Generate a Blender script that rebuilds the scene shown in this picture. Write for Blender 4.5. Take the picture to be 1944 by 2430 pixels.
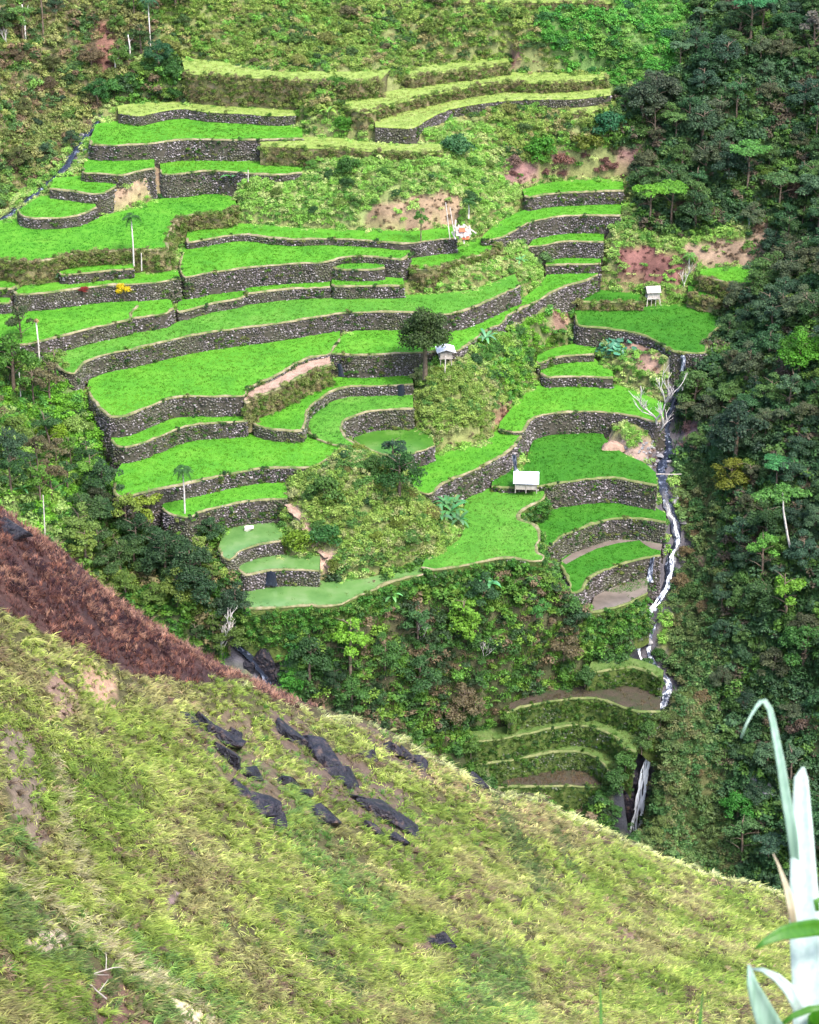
import bpy, bmesh, math, random
import numpy as np
from mathutils import Vector, Matrix, noise as mnoise

random.seed(7); RNG = np.random.default_rng(11)
for o in list(bpy.data.objects): bpy.data.objects.remove(o)

# ---------- camera, sky, sun, exposure ----------
CAM_POS, CAM_VFOV, CAM_PITCH = (0.0, 0.0, 125.0), 26.0, 27.0
SUN_ELEV, SUN_AZ = 58.0, 140.0            # azimuth measured clockwise from +Y (the view direction)
SUN_STRENGTH, SUN_ANGLE, SKY_STRENGTH, EXPOSURE = 1.5, 14.0, 0.15, 2.02
scene = bpy.context.scene
COL = scene.collection
camd = bpy.data.cameras.new('camera'); cam = bpy.data.objects.new('camera', camd); COL.objects.link(cam)
cam.location = CAM_POS; cam.rotation_euler = (math.radians(90 - CAM_PITCH), 0, 0)
camd.sensor_fit = 'VERTICAL'; camd.angle = math.radians(CAM_VFOV); camd.clip_start = 0.1; camd.clip_end = 2000
camd.dof.use_dof = True; camd.dof.focus_distance = 215.0; camd.dof.aperture_fstop = 13.0
scene.camera = cam
world = bpy.data.worlds.new('World'); scene.world = world; world.use_nodes = True
_wn = world.node_tree.nodes; _wn.clear()
_sky = _wn.new('ShaderNodeTexSky'); _sky.sky_type = 'NISHITA'; _sky.sun_disc = False
_sky.sun_elevation = math.radians(SUN_ELEV); _sky.sun_rotation = math.radians(SUN_AZ)
_sky.air_density = 1.0; _sky.dust_density = 3.0; _sky.ozone_density = 1.0
_bg = _wn.new('ShaderNodeBackground'); _bg.inputs['Strength'].default_value = SKY_STRENGTH
_wo = _wn.new('ShaderNodeOutputWorld')
world.node_tree.links.new(_sky.outputs[0], _bg.inputs[0]); world.node_tree.links.new(_bg.outputs[0], _wo.inputs[0])
sund = bpy.data.lights.new('sun', 'SUN'); sun = bpy.data.objects.new('sun', sund); COL.objects.link(sun)
sund.energy = SUN_STRENGTH; sund.angle = math.radians(SUN_ANGLE); sund.color = (1.0, 0.96, 0.88)
_e, _a = math.radians(SUN_ELEV), math.radians(SUN_AZ)
_to = Vector((math.sin(_a) * math.cos(_e), math.cos(_a) * math.cos(_e), math.sin(_e)))
sun.rotation_euler = _to.to_track_quat('Z', 'Y').to_euler(); sun.location = (0, 0, 300)
vs = scene.view_settings; vs.view_transform = 'Standard'; vs.look = 'None'; vs.exposure = EXPOSURE; vs.gamma = 1.0; vs.use_curve_mapping = False
cy = scene.cycles; cy.max_bounces = 4; cy.diffuse_bounces = 2; cy.glossy_bounces = 2; cy.transmission_bounces = 3; cy.transparent_max_bounces = 4; cy.caustics_reflective = False; cy.caustics_refractive = False

#<GEO>
# ---------- camera model used for laying out the valley (photo pixels 1944 x 2430) ----------
CAM = np.array([0.0, 0.0, 125.0])
VFOV, PITCH = 26.0, 27.0
FPX = 1215.0 / math.tan(math.radians(VFOV / 2))
_cp, _sp = math.cos(math.radians(PITCH)), math.sin(math.radians(PITCH))

def ray(p):
    p = np.asarray(p, float)
    a = (p[..., 0] - 972.0) / FPX
    b = (1215.0 - p[..., 1]) / FPX
    d = np.stack([a, _cp + b * _sp, -_sp + b * _cp], -1)
    return d

def azc(p):                      # azimuth and cotangent of depression
    d = ray(p)
    return np.arctan2(d[..., 0], d[..., 1]), np.hypot(d[..., 0], d[..., 1]) / np.maximum(-d[..., 2], 1e-6)

def at_drop(p, H):               # point on the pixel's ray that lies H metres below the camera
    d = ray(p)
    t = H / -d[..., 2]
    return CAM + d * t[..., None]

def at_dist(p, dist):
    d = ray(p)
    return CAM + d / np.linalg.norm(d, axis=-1, keepdims=True) * np.asarray(dist)[..., None]

def project(P):
    q = np.asarray(P, float) - CAM
    zc = q[..., 1] * _cp - q[..., 2] * _sp
    yc = q[..., 1] * _sp + q[..., 2] * _cp
    zc = np.maximum(zc, 1e-3)
    return np.stack([972.0 + FPX * q[..., 0] / zc, 1215.0 - FPX * yc / zc], -1)

TILE = {1: (0, 0, 1.725), 2: (944, 0, 1.725), 3: (0, 400, 1.725), 4: (944, 400, 1.725), 5: (0, 800, 1.725), 6: (944, 800, 1.725),
        7: (400, 1150, 1.725), 8: (944, 1150, 1.725), 9: (1000, 1500, 1.8273), 10: (0, 1150, 2.15625), 0: (0, 0, 0.88735)}

def T(k, pts):
    x0, y0, s = TILE[k]
    return np.array([(x0 + x / s, y0 + y / s) for x, y in pts], float)

# terraces: key: (tile, back edge left to right, front edge left to right, crop, wall, label)
TR = {
'u1': (1, [(745,250),(900,262),(1050,285),(1250,300),(1420,305),(1600,295)], [(755,285),(780,300),(900,312),(1050,318),(1200,328),(1330,340),(1440,342),(1560,327)], 'fallow', 'earth',
       'fallow grassy terrace just below the scrubby upper hillside, left of centre'),
'u2': (1, [(480,445),(600,430),(740,428),(900,440),(1050,452),(1200,455)], [(485,462),(570,472),(640,458),(740,443),(850,457),(1000,464),(1100,472),(1210,470)], 'fallow', 'stone',
       'narrow fallow terrace above the topmost bright rice paddy on the left'),
'p3': (1, [(395,520),(500,505),(620,500),(700,490),(850,500),(1000,508),(1150,520),(1235,522)], [(368,575),(375,590),(450,594),(540,592),(620,587),(720,573),(850,570),(970,573),(1100,570),(1240,566)], 'rice', 'stone',
       'topmost bright rice paddy on the left, long and evenly wide'),
'p4': (1, [(350,662),(470,652),(630,650)], [(342,690),(342,707),(420,710),(500,717),(560,702),(610,692),(634,690)], 'rice', 'stone',
       'small rice paddy above the bare earth mound on the upper left'),
'p5': (1, [(655,665),(800,655),(950,658),(1020,670),(1150,685),(1240,690)], [(658,695),(667,712),(750,710),(850,698),(950,702),(1050,712),(1150,714),(1235,706)], 'rice', 'stone',
       'thin rice paddy running right from the bare earth mound to the red rubble'),
'p6': (1, [(225,742),(340,735),(475,752)], [(203,772),(300,783),(390,794),(440,782),(475,762)], 'rice', 'stone',
       'little wedge-shaped rice paddy left of the bare earth mound'),
'p7': (3, [(165,128),(250,122),(385,142)], [(72,172),(90,190),(130,202),(230,202),(320,191),(395,158)], 'rice', 'stone',
       'small rounded rice paddy beside the left stream, under the wedge-shaped one'),
'p8': (3, [(-60,232),(0,228),(70,222),(180,248),(330,235),(450,200),(530,180),(650,140),(800,115),(880,105),(960,135)], [(-60,370),(0,372),(80,383),(180,376),(300,351),(450,339),(550,333),(660,332),(687,325),(690,275),(735,205),(800,187),(930,178),(970,152)], 'rice', 'earth',
       'broad rice paddy at the left edge with a slender palm on its rim'),
'p9': (3, [(770,260),(820,243),(950,238),(1100,248),(1300,262),(1500,268),(1720,270),(1790,258),(1860,252)], [(763,285),(768,300),(830,293),(920,276),(1000,269),(1100,281),(1200,289),(1350,286),(1500,293),(1650,306),(1690,303),(1780,291),(1870,284)], 'rice', 'stone',
       'long thin rice paddy reaching from the broad left paddy to the collapsed shed'),
'p10': (3, [(755,332),(830,320),(920,305),(1030,300),(1150,310),(1300,318),(1450,315),(1600,328),(1675,337)], [(745,350),(735,395),(745,430),(762,443),(850,426),(950,413),(1050,401),(1200,389),(1340,381),(1400,363),(1500,358),(1580,366),(1650,371),(1680,347)], 'rice', 'stone',
       'wide bright rice paddy left of the centre, straight-backed with a bowed front'),
'p11': (3, [(1355,396),(1400,388),(1500,382),(1570,388)], [(1357,402),(1375,410),(1450,414),(1530,414),(1575,406)], 'rice', 'stone',
       'tiny oval rice paddy tucked under the bowed front of a wide one'),
'p12': (3, [(1683,372),(1778,362),(1858,345),(1938,310),(1998,294),(2043,295)], [(1680,395),(1690,407),(1748,413),(1828,393),(1908,367),(1978,351),(2023,336),(2043,306)], 'rice', 'earth',
       'sickle-shaped rice paddy just below the collapsed shed'),
'p13': (4, [(352,285),(400,245),(470,203),(560,172),(700,152),(820,143),(918,140)], [(340,292),(360,294),(430,279),(490,246),(540,219),(620,201),(720,191),(800,191),(912,193)], 'rice', 'stone',
       'curving rice paddy right of the collapsed shed, second from its top right corner'),
'p14': (4, [(510,100),(600,75),(700,62),(800,58),(920,58)], [(520,113),(540,118),(620,103),(740,96),(850,93),(926,91)], 'rice', 'stone',
       'highest rice paddy on the right, under the crumbling purple bank'),
'p15': (4, [(560,295),(640,272),(740,265),(845,262)], [(535,318),(600,313),(660,299),(740,297),(842,301)], 'rice', 'stone',
       'short rice paddy by the right stream, third step under the purple bank'),
'p16': (4, [(615,378),(680,368),(750,365),(830,365)], [(605,396),(680,393),(760,391),(832,389)], 'rice', 'stone',
       'shortest strip of rice by the right stream, fourth step under the purple bank'),
'p17': (3, [(1405,700),(1500,668),(1660,655),(1850,660),(1970,640),(2040,612),(2070,590),(2150,540),(2220,480),(2250,442),(2330,426),(2445,426)],
        [(1345,755),(1450,763),(1660,753),(1860,746),(1900,731),(1950,691),(2010,651),(2050,636),(2080,601),(2130,576),(2190,546),(2220,531),(2270,501),(2330,476),(2390,461),(2448,434)], 'rice', 'stone',
       'long ribbon of rice passing behind the lone dark tree and climbing to the right stream'),
'p18': (3, [(205,765),(300,735),(430,700),(560,670),(720,650),(780,610),(900,585),(1000,560),(1100,545),(1200,535),(1400,530),(1550,535),(1700,533),(1778,530),(1908,515),(1998,490),(2068,462),(2108,447)],
        [(190,780),(240,815),(300,838),(350,791),(450,756),(560,736),(700,701),(850,671),(1000,651),(1150,631),(1300,606),(1400,591),(1550,586),(1700,589),(1728,596),(1848,593),(1928,571),(2008,536),(2068,506),(2128,480)], 'rice2', 'stone',
       'longest rice paddy, sweeping in one arc across the middle of the valley'),
'p19': (3, [(-60,598),(0,590),(130,585),(280,560),(450,545),(565,548)], [(-60,720),(60,720),(110,718),(165,706),(250,686),(400,646),(530,616),(537,590),(567,562)], 'rice', 'stone',
       'rice paddy at the left edge under the yellow shrub'),
'p20': (3, [(575,553),(640,545),(700,555)], [(540,598),(541,612),(620,601),(680,591),(710,572)], 'rice', 'stone',
       'stubby rice paddy wedged to the right of the yellow shrub paddy'),
'p21': (3, [(732,556),(800,530),(900,510),(1000,505)], [(724,575),(732,587),(800,571),(880,549),(960,536),(1004,522)], 'rice', 'stone',
       'tapering rice strip directly under the dark drain in the wide paddy wall'),
'p22': (3, [(1010,490),(1100,475),(1250,465),(1350,462)], [(1004,500),(1010,512),(1100,501),(1200,491),(1352,484)], 'rice', 'stone',
       'slim rice strip above the longest paddy, left of the narrow red gap'),
'p23': (3, [(1360,460),(1450,457),(1600,462),(1650,465)], [(1358,474),(1370,482),(1500,480),(1600,480),(1655,477)], 'rice', 'stone',
       'slim rice strip above the longest paddy, right of the narrow red gap'),
'p24': (3, [(100,495),(300,475),(500,450),(700,432),(728,434)], [(58,506),(70,515),(200,507),(400,480),(550,472),(650,464),(737,447)], 'rice', 'stone',
       'slender rice strip just above the yellow shrub'),
'p25': (3, [(250,415),(350,400),(450,392),(545,392)], [(244,426),(252,434),(350,427),(450,417),(548,410)], 'rice', 'stone',
       'short rice strip at the foot of the left slender palm'),
'p26': (3, [(-60,460),(0,462),(62,470)], [(-60,490),(0,491),(52,492),(64,482)], 'rice', 'stone',
       'scrap of rice cut by the left edge, level with the slender strip'),
'p27': (3, [(-60,520),(0,522),(38,530)], [(-60,550),(0,551),(36,550),(44,540)], 'rice', 'stone',
       'lower scrap of rice cut by the left edge'),
'p28': (5, [(365,195),(400,170),(500,140),(700,90),(900,50),(1000,30),(1150,10),(1250,-5),(1392,-22)],
        [(358,205),(375,250),(400,282),(425,308),(450,327),(520,320),(600,287),(650,267),(700,249),(780,241),(900,243),(1000,237),(1010,212),(1060,186),(1130,156),(1200,116),(1260,86),(1345,66),(1392,8)], 'rice', 'stone',
       'largest rice paddy, a broad tilted oval below the longest arc'),
'e1': (5, [(1003,245),(1015,218),(1062,192),(1132,162),(1202,122),(1262,92),(1345,72)], [(1000,262),(1012,268),(1050,248),(1150,207),(1240,157),(1355,112)], 'dirt', 'earth',
       'bare pinkish earth path along the lower edge of the largest paddy'),
'p29': (5, [(462,405),(560,385),(700,345),(800,330),(900,325),(1010,322)], [(456,422),(475,443),(510,450),(570,437),(650,407),(720,377),(800,357),(900,350),(1012,342)], 'rice', 'stone',
       'crescent rice paddy directly under the largest one, beside the left stream'),
'p30': (5, [(1045,342),(1100,320),(1180,280),(1270,225),(1310,195),(1400,172),(1500,165),(1685,160)], [(1038,352),(1055,362),(1120,377),(1235,382),(1250,340),(1262,300),(1290,266),(1340,231),(1400,207),(1500,199),(1600,197),(1692,192)], 'rice', 'stone',
       'outermost of the three nested horseshoe paddies left of the round knoll'),
'p31': (5, [(1270,345),(1295,318),(1330,282),(1400,256),(1500,245),(1690,240)], [(1260,375),(1266,395),(1300,417),(1380,442),(1455,446),(1412,402),(1396,352),(1440,327),(1520,302),(1600,295),(1692,292)], 'rice2', 'stone',
       'middle one of the three nested horseshoe paddies left of the round knoll'),
'p32': (5, [(1452,410),(1540,385),(1630,375),(1690,385),(1730,408),(1770,432)], [(1448,422),(1475,443),(1545,474),(1610,482),(1690,474),(1778,444)], 'flooded', 'stone',
       'innermost flooded one of the three nested horseshoe paddies'),
'p33': (5, [(480,568),(520,520),(600,480),(680,450),(750,420),(900,402),(1050,395),(1150,405),(1240,405),(1300,425),(1388,452)], [(468,598),(473,646),(520,652),(620,627),(730,607),(840,582),(950,557),(1050,540),(1150,534),(1262,532),(1330,502),(1390,462)], 'rice', 'stone',
       'big rice paddy left of the shrubby knoll, palm below its wall'),
'p34': (5, [(672,688),(760,670),(900,640),(1050,615),(1172,612)], [(665,700),(695,722),(765,737),(830,712),(930,687),(1050,667),(1178,660)], 'rice', 'stone',
       'rice strip with the slender palm growing at its front, left of the pink path'),
'p35': (7, [(228,212),(300,185),(370,165),(410,165),(465,215)], [(205,258),(222,300),(250,307),(300,268),(360,248),(468,228)], 'muddy', 'stone',
       'murky square paddy with a pale boulder at its back wall'),
'p36': (7, [(322,310),(400,295),(460,310),(520,318),(622,318)], [(285,345),(312,370),(400,354),(500,347),(618,352)], 'muddy', 'stone',
       'murky oval paddy between the square one and the lowest long one'),
'p37': (7, [(342,440),(400,420),(550,418),(700,418),(800,410),(900,385),(990,360),(1035,358)], [(283,484),(300,498),(350,507),(450,502),(560,494),(640,497),(710,487),(780,452),(870,417),(950,387),(1042,366)], 'muddy', 'mossy',
       'lowest long murky paddy, on the lip of the left waterfall'),
'p38': (8, [(112,330),(180,290),(250,250),(270,200),(272,120),(290,60),(340,30),(400,40),(480,38),(590,25)],
        [(98,337),(130,347),(200,342),(290,327),(400,304),(480,302),(560,312),(602,299),(572,270),(577,230),(582,190),(557,161),(502,141),(500,117),(540,87),(590,62),(602,40)], 'rice2', 'mossy',
       'broad hourglass-shaped rice paddy below the white-roofed hut'),
'p39': (8, [(562,155),(620,132),(640,100),(750,85),(880,65),(950,85),(1050,115),(1097,140)], [(575,180),(585,200),(597,232),(620,252),(660,217),(730,187),(800,162),(880,140),(960,137),(1098,154)], 'deep', 'stone',
       'fan-shaped dark rice paddy between the hourglass paddy and the cascade'),
'p40': (8, [(672,310),(720,280),(800,240),(900,225),(1000,232),(1080,245)], [(668,330),(682,362),(702,402),(712,442),(755,430),(772,397),(820,362),(880,337),(960,312),(1075,290)], 'deep', 'stone',
       'half-moon paddy with a strip of open water at its back'),
'p41': (8, [(807,468),(860,430),(930,395),(1022,380)], [(792,500),(790,522),(870,507),(950,482),(1022,442)], 'pond', 'mossy',
       'small muddy pond paddy at the end of the steps beside the cascade'),
'p42': (6, [(388,600),(430,570),(510,555),(540,480),(580,402),(700,392),(830,395),(845,430),(900,480),(950,510),(1000,530),(1055,575)], [(384,612),(470,617),(600,607),(700,592),(800,579),(900,577),(980,594),(1062,607)], 'deep', 'stone',
       'large dark rice paddy behind the white-roofed hut'),
'p43': (6, [(418,368),(500,272),(560,222),(640,202),(760,200),(900,215),(1000,250),(1085,290)], [(412,378),(440,385),(512,385),(542,342),(592,317),(700,307),(800,304),(900,312),(980,327),(1060,347),(1090,330)], 'rice', 'stone',
       'boomerang rice paddy in front of which the white leafless tree stands'),
'p44': (6, [(52,562),(150,505),(250,480),(350,455),(420,392),(508,388)], [(44,588),(70,622),(125,642),(180,602),(270,562),(350,527),(430,482),(482,442),(506,405)], 'rice', 'stone',
       'slanting rice paddy between the shrubby knoll and the large dark paddy'),
'p45': (6, [(592,130),(680,105),(790,98),(830,130),(878,158)], [(584,148),(612,163),(720,160),(882,167)], 'rice', 'stone',
       'pointed rice paddy left of the big-leaved taro patch, lower of two'),
'p46': (6, [(572,90),(640,62),(740,42),(820,38)], [(568,100),(576,107),(640,84),(720,74),(802,70)], 'rice', 'stone',
       'pointed rice paddy left of the big-leaved taro patch, upper of two'),
'p47': (4, [(732,577),(900,582),(1050,580),(1180,570),(1290,590),(1325,625)], [(723,597),(742,642),(830,652),(950,667),(1040,697),(1130,747),(1200,754),(1260,752),(1272,692),(1325,640)], 'deep', 'stone',
       'large rice paddy on the right, in front of the stilted shack, spilling a thin waterfall'),
'p48': (4, [(748,535),(790,510),(850,515),(990,530)], [(738,545),(850,547),(1005,545)], 'deep', 'earth',
       'narrow rice ledge left of the stilted shack'),
'p49': (4, [(1187,495),(1250,505),(1305,520)], [(1190,511),(1250,527),(1312,541)], 'deep', 'earth',
       'narrow rice ledge right of the stilted shack'),
'p50': (4, [(1240,427),(1350,418),(1480,415)], [(1236,438),(1300,452),(1360,472),(1440,487),(1488,462)], 'rice', 'earth',
       'rightmost rice paddy, below the bare slope at the forest edge'),
'u51': (2, [(50,295),(150,275),(300,260),(450,248)], [(38,312),(60,318),(150,302),(300,284),(458,262)], 'fallow', 'earth',
       'short fallow terrace left of the square red landslip'),
'u52': (2, [(-215,425),(-100,400),(0,378),(150,345),(300,325),(450,308),(600,308),(750,308),(855,302)], [(-212,437),(-130,462),(-50,437),(0,422),(150,387),(300,357),(450,337),(600,340),(750,332),(857,320)], 'fallow', 'earth',
       'long fallow terrace running under the square red landslip'),
'u53': (2, [(-95,505),(-20,465),(100,425),(250,410),(400,385),(550,375),(700,380),(870,372)], [(-92,517),(0,522),(60,522),(130,482),(200,450),(300,427),(450,410),(600,404),(720,404),(872,387)], 'fallow', 'stone',
       'wider fallow terrace above the grey dry-stone wall on the upper right'),
'u54': (2, [(652,430),(750,434),(890,414)], [(656,444),(740,464),(892,427)], 'fallow', 'earth',
       'small fallow terrace at the forest edge on the upper right'),
'u56': (1, [(1065,587),(1200,575),(1350,575),(1480,590),(1600,600),(1800,602)], [(1065,597),(1300,605),(1450,613),(1560,623),(1680,633),(1812,628)], 'fallow', 'earth',
       'yellowish fallow ledge right of the topmost bright rice paddy'),
'u57': (2, [(230,-4),(500,-8),(880,0)], [(230,10),(550,9),(880,13)], 'fallow', 'earth',
       'fallow ledge at the very top of the view'),
'd58': (9, [(735,158),(830,137),(920,142),(1000,167),(1050,195)], [(720,174),(800,167),(900,153),(960,163),(1042,203)], 'grassy', 'mossy',
       'overgrown terrace under the split cascade, highest of the abandoned steps'),
'd59': (9, [(385,338),(540,280),(690,255),(780,248),(900,243),(1032,250)], [(370,350),(430,327),(560,300),(700,287),(780,292),(880,327),(960,347),(1037,344)], 'drymud', 'mossy',
       'abandoned terrace with a dark dry mud floor at its right end'),
'd60': (9, [(212,462),(350,440),(500,410),(620,388),(720,388),(830,410),(932,430)], [(190,477),(320,467),(450,442),(560,417),(680,404),(760,417),(830,447),(870,497),(932,522)], 'grassy', 'mossy',
       'longest abandoned terrace, grassy and curled round the step below'),
'd61': (9, [(240,562),(400,535),(550,508),(680,498),(780,515),(840,555),(870,595)], [(230,577),(400,552),(540,527),(650,517),(720,527),(780,557),(810,600),(872,606)], 'grassy', 'mossy',
       'thin abandoned terrace arching over the lowest brown floor'),
'd62': (9, [(390,645),(500,610),(600,600),(700,605),(780,640)], [(330,672),(450,670),(600,667),(782,670)], 'drymud', 'mossy',
       'lowest abandoned terrace with a brown floor, just above the near ridge'),
}
KEYS = list(TR)
BACK = {k: T(v[0], v[1]) for k, v in TR.items()}
FRONT = {k: T(v[0], v[2]) for k, v in TR.items()}

# pairs that tie terraces to each other over open slopes: (upper, pixel, lower, pixel, run/rise)
TIES = [('u1', T(1, [(1100,318)])[0], 'u2', T(1, [(1100,455)])[0], 0.55), ('u1', T(1, [(1440,340)])[0], 'u52', T(2, [(-190,420)])[0], 1.0),
        ('u57', T(2, [(300,10)])[0], 'u51', T(2, [(300,258)])[0], 0.9),
        ('u2', T(1, [(1150,466)])[0], 'u56', T(1, [(1200,575)])[0], 0.9), ('u53', T(2, [(60,520)])[0], 'u56', T(2, [(60,600)])[0], 0.9),
        ('u56', T(1, [(1600,620)])[0], 'p9', T(3, [(1500,268)])[0], 1.3),
        ('u54', T(2, [(740,462)])[0], 'p14', T(4, [(740,60)])[0], 0.8),
        ('p5', T(1, [(1100,712)])[0], 'p9', T(3, [(1100,248)])[0], 1.3),
        ('p17', T(4, [(590,535)])[0], 'p46', T(6, [(600,72)])[0], 0.75),
        ('p47', T(4, [(760,645)])[0], 'p46', T(6, [(800,45)])[0], 0.4), ('p17', T(4, [(815,435)])[0], 'p48', T(4, [(800,512)])[0], 0.35),
        ('p50', T(4, [(1300,450)])[0], 'p49', T(4, [(1300,518)])[0], 0.3), ('p48', T(4, [(900,545)])[0], 'p47', T(4, [(900,582)])[0], 0.1),
        ('p28', T(5, [(1300,75)])[0], 'p30', T(5, [(1330,190)])[0], 0.3), ('p32', T(6, [(60,470)])[0], 'p44', T(6, [(100,535)])[0], 0.3),
        ('p34', T(5, [(1000,675)])[0], 'p35', T(7, [(370,165)])[0], 0.2), ('p44', T(6, [(300,545)])[0], 'p38', T(8, [(320,35)])[0], 0.35),
        ('p33', T(5, [(1230,530)])[0], 'p34', T(5, [(1170,612)])[0], 0.25), ('p38', T(8, [(110,345)])[0], 'p37', T(8, [(60,365)])[0], 0.4),
        ('p41', T(8, [(870,507)])[0], 'd58', T(9, [(850,140)])[0], 0.45), ('d58', T(9, [(850,160)])[0], 'd59', T(9, [(850,245)])[0], 0.2),
        ('p42', T(6, [(700,592)])[0], 'p39', T(8, [(700,92)])[0], 0.12)]

def _chain_c(chain, az):
    a, c = azc(chain)
    out = []
    for i in range(len(a) - 1):
        lo, hi = min(a[i], a[i+1]), max(a[i], a[i+1])
        if lo <= az <= hi and hi - lo > 1e-7:
            t = (az - a[i]) / (a[i+1] - a[i])
            out.append(c[i] + t * (c[i+1] - c[i]))
    return out

def solve_heights():
    n = len(KEYS); idx = {k: i for i, k in enumerate(KEYS)}
    rows, rhs, info = [], [], []
    def add(A, cA, B, cB, k, w):
        r = np.zeros(n); r[idx[B]] = w; r[idx[A]] = -w
        rows.append(r); rhs.append(w * math.log((cA + k) / (cB + k))); info.append((A, B, k))
    for A in KEYS:
        aF, cF = azc(FRONT[A])
        azs = np.linspace(aF.min(), aF.max(), 14)[1:-1]
        for az in azs:
            ca = _chain_c(FRONT[A], az)
            if not ca: continue
            ca = min(ca)
            best = None
            for B in KEYS:
                if B == A: continue
                for cb in _chain_c(BACK[B], az):
                    if cb < ca + 0.004 and (best is None or cb > best[0]): best = (cb, B)
            if best is None: continue
            # image gap in photo pixels
            gap = abs(math.atan(1 / best[0]) - math.atan(1 / ca)) * FPX
            if gap > 62: continue
            add(A, ca, best[1], min(best[0], ca - 0.002), 0.12, 1.0)
    for A, pA, B, pB, k in TIES:
        cA, cB = float(azc(pA)[1]), float(azc(pB)[1])
        add(A, cA, B, cB, k, 2.0)
    r = np.zeros(n); r[idx['p28']] = 10; rows.append(r); rhs.append(10 * math.log(95.0))
    M = np.array(rows); y = np.array(rhs)
    for it in range(6):                       # robust re-weighting
        res = M @ x - y if it else np.zeros(len(y))
        w = 1 / (1 + (np.abs(res) / 0.012) ** 2)
        x = np.linalg.lstsq(M * w[:, None], y * w, rcond=1e-9)[0]
    return {k: math.exp(x[idx[k]]) for k in KEYS}, info, M @ x - y

HD, _info, _res = solve_heights()
ZT = {k: CAM[2] - h for k, h in HD.items()}
#</GEO>
#<GEO2>
# ---------- terrain: a height field through the terraces, the streams and the slopes ----------
def catmull(P, step):
    P = np.asarray(P, float)
    if len(P) < 3:
        n = max(2, int(np.linalg.norm(P[-1] - P[0]) / step) + 1)
        return P[0] + (P[-1] - P[0]) * np.linspace(0, 1, n)[:, None]
    Q = np.vstack([2 * P[0] - P[1], P, 2 * P[-1] - P[-2]])
    out = []
    for i in range(1, len(Q) - 2):
        p0, p1, p2, p3 = Q[i-1], Q[i], Q[i+1], Q[i+2]
        L = np.linalg.norm(p2 - p1); n = max(1, int(round(L / step)))
        # centripetal-ish: damp tangents on uneven spacing
        m1 = (p2 - p0) * (L / max(np.linalg.norm(p2 - p1) + np.linalg.norm(p1 - p0), 1e-6))
        m2 = (p3 - p1) * (L / max(np.linalg.norm(p3 - p2) + np.linalg.norm(p2 - p1), 1e-6))
        for t in np.arange(n) / n:
            h = (2*t**3 - 3*t**2 + 1, t**3 - 2*t**2 + t, -2*t**3 + 3*t**2, t**3 - t**2)
            out.append(h[0]*p1 + h[1]*m1 + h[2]*p2 + h[3]*m2)
    out.append(Q[-2])
    return np.array(out)

def inside(poly, P):
    x, y = P[:, 0], P[:, 1]
    r = np.zeros(len(P), bool)
    n = len(poly); j = n - 1
    for i in range(n):
        xi, yi = poly[i]; xj, yj = poly[j]
        if yi != yj:
            r ^= ((yi > y) != (yj > y)) & (x < (xj - xi) * (y - yi) / (yj - yi) + xi)
        j = i
    return r

def seg_dist(poly, P, closed=True):
    d = np.full(len(P), 1e9)
    n = len(poly)
    for i in range(n if closed else n - 1):
        a, b = poly[i], poly[(i + 1) % n]
        ab = b - a; L = ab @ ab + 1e-12
        t = np.clip(((P - a) @ ab) / L, 0, 1)
        d = np.minimum(d, np.hypot(P[:, 0] - a[0] - t*ab[0], P[:, 1] - a[1] - t*ab[1]))
    return d

ZT['p33'] -= 0.3
TERR = {}
for k in KEYS:
    H = CAM[2] - ZT[k]
    f = catmull(at_drop(FRONT[k], H)[:, :2], 0.55)
    b = catmull(at_drop(BACK[k], H)[:, :2], 0.8)
    rng = np.random.default_rng(abs(hash(k)) % 1 + len(k) * 7 + int(''.join(c for c in k if c.isdigit())))
    f[1:-1] += rng.normal(0, 0.05, f[1:-1].shape)
    d = b / np.linalg.norm(b, axis=1, keepdims=True)
    bx = b + d * 1.3                      # the bed runs on a little way under the bank behind
    TERR[k] = dict(front=f, back=b, poly=np.vstack([f, bx[::-1]]), z=ZT[k], crop=TR[k][3], wall=TR[k][4], label=TR[k][5])

def at_z(tile, p, z):
    return at_drop(T(tile, [p])[0], CAM[2] - z)

ANCH = []
def anc(tile, p, z): ANCH.append(tuple(at_z(tile, p, z)))
def anw(x, y, z): ANCH.append((x, y, z))
def chain(tile, p0, z0, pts, k):
    c0 = float(azc(T(tile, [p0])[0])[1]); H = CAM[2] - z0
    for p in pts:
        c1 = float(azc(T(tile, [p])[0])[1])
        H = H * (c0 + k) / (c1 + k); c0 = c1
        ANCH.append(tuple(at_drop(T(tile, [p])[0], H)))
# right stream: (tile, pixel, z of the water)
STREAM_R = [(4,(1163,758),26.4),(4,(1166,850),'k0.1'),(6,(1150,215),'k0.8'),(6,(1118,300),20.9),(6,(1098,400),19.4),(6,(1112,470),18.8),(6,(1082,540),18.2),(6,(1086,620),17.2),(6,(1105,690),16.0),(6,(1130,745),14.9),
            (6,(1140,800),13.9),(8,(1145,235),12.9),(8,(1122,300),11.8),(8,(1118,350),11.0),(8,(1105,415),10.3),(8,(1060,490),9.4),(8,(1035,515),8.8),(8,(1025,560),7.8),(8,(1000,620),6.6),(8,(988,695),5.0),
            (8,(1010,722),4.7),(8,(1040,750),4.4),(8,(1105,800),3.6),(9,(1075,235),3.1),(9,(1055,300),2.3),(9,(1030,380),1.2),(9,(985,490),0.2),(9,(968,560),'k0.12'),(9,(955,640),'k0.12'),(9,(942,720),'k0.12'),(9,(930,800),'k0.12'),(9,(915,880),'k0.12'),(9,(905,960),'k0.12')]
STREAM_L = [(1,(400,500),43.6),(1,(330,590),42.4),(1,(265,690),41.0),(1,(215,740),40.0),(3,(130,120),39.0),(3,(60,175),38.2),(3,(-10,222),37.4),(3,(-90,270),36.6)]
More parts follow.
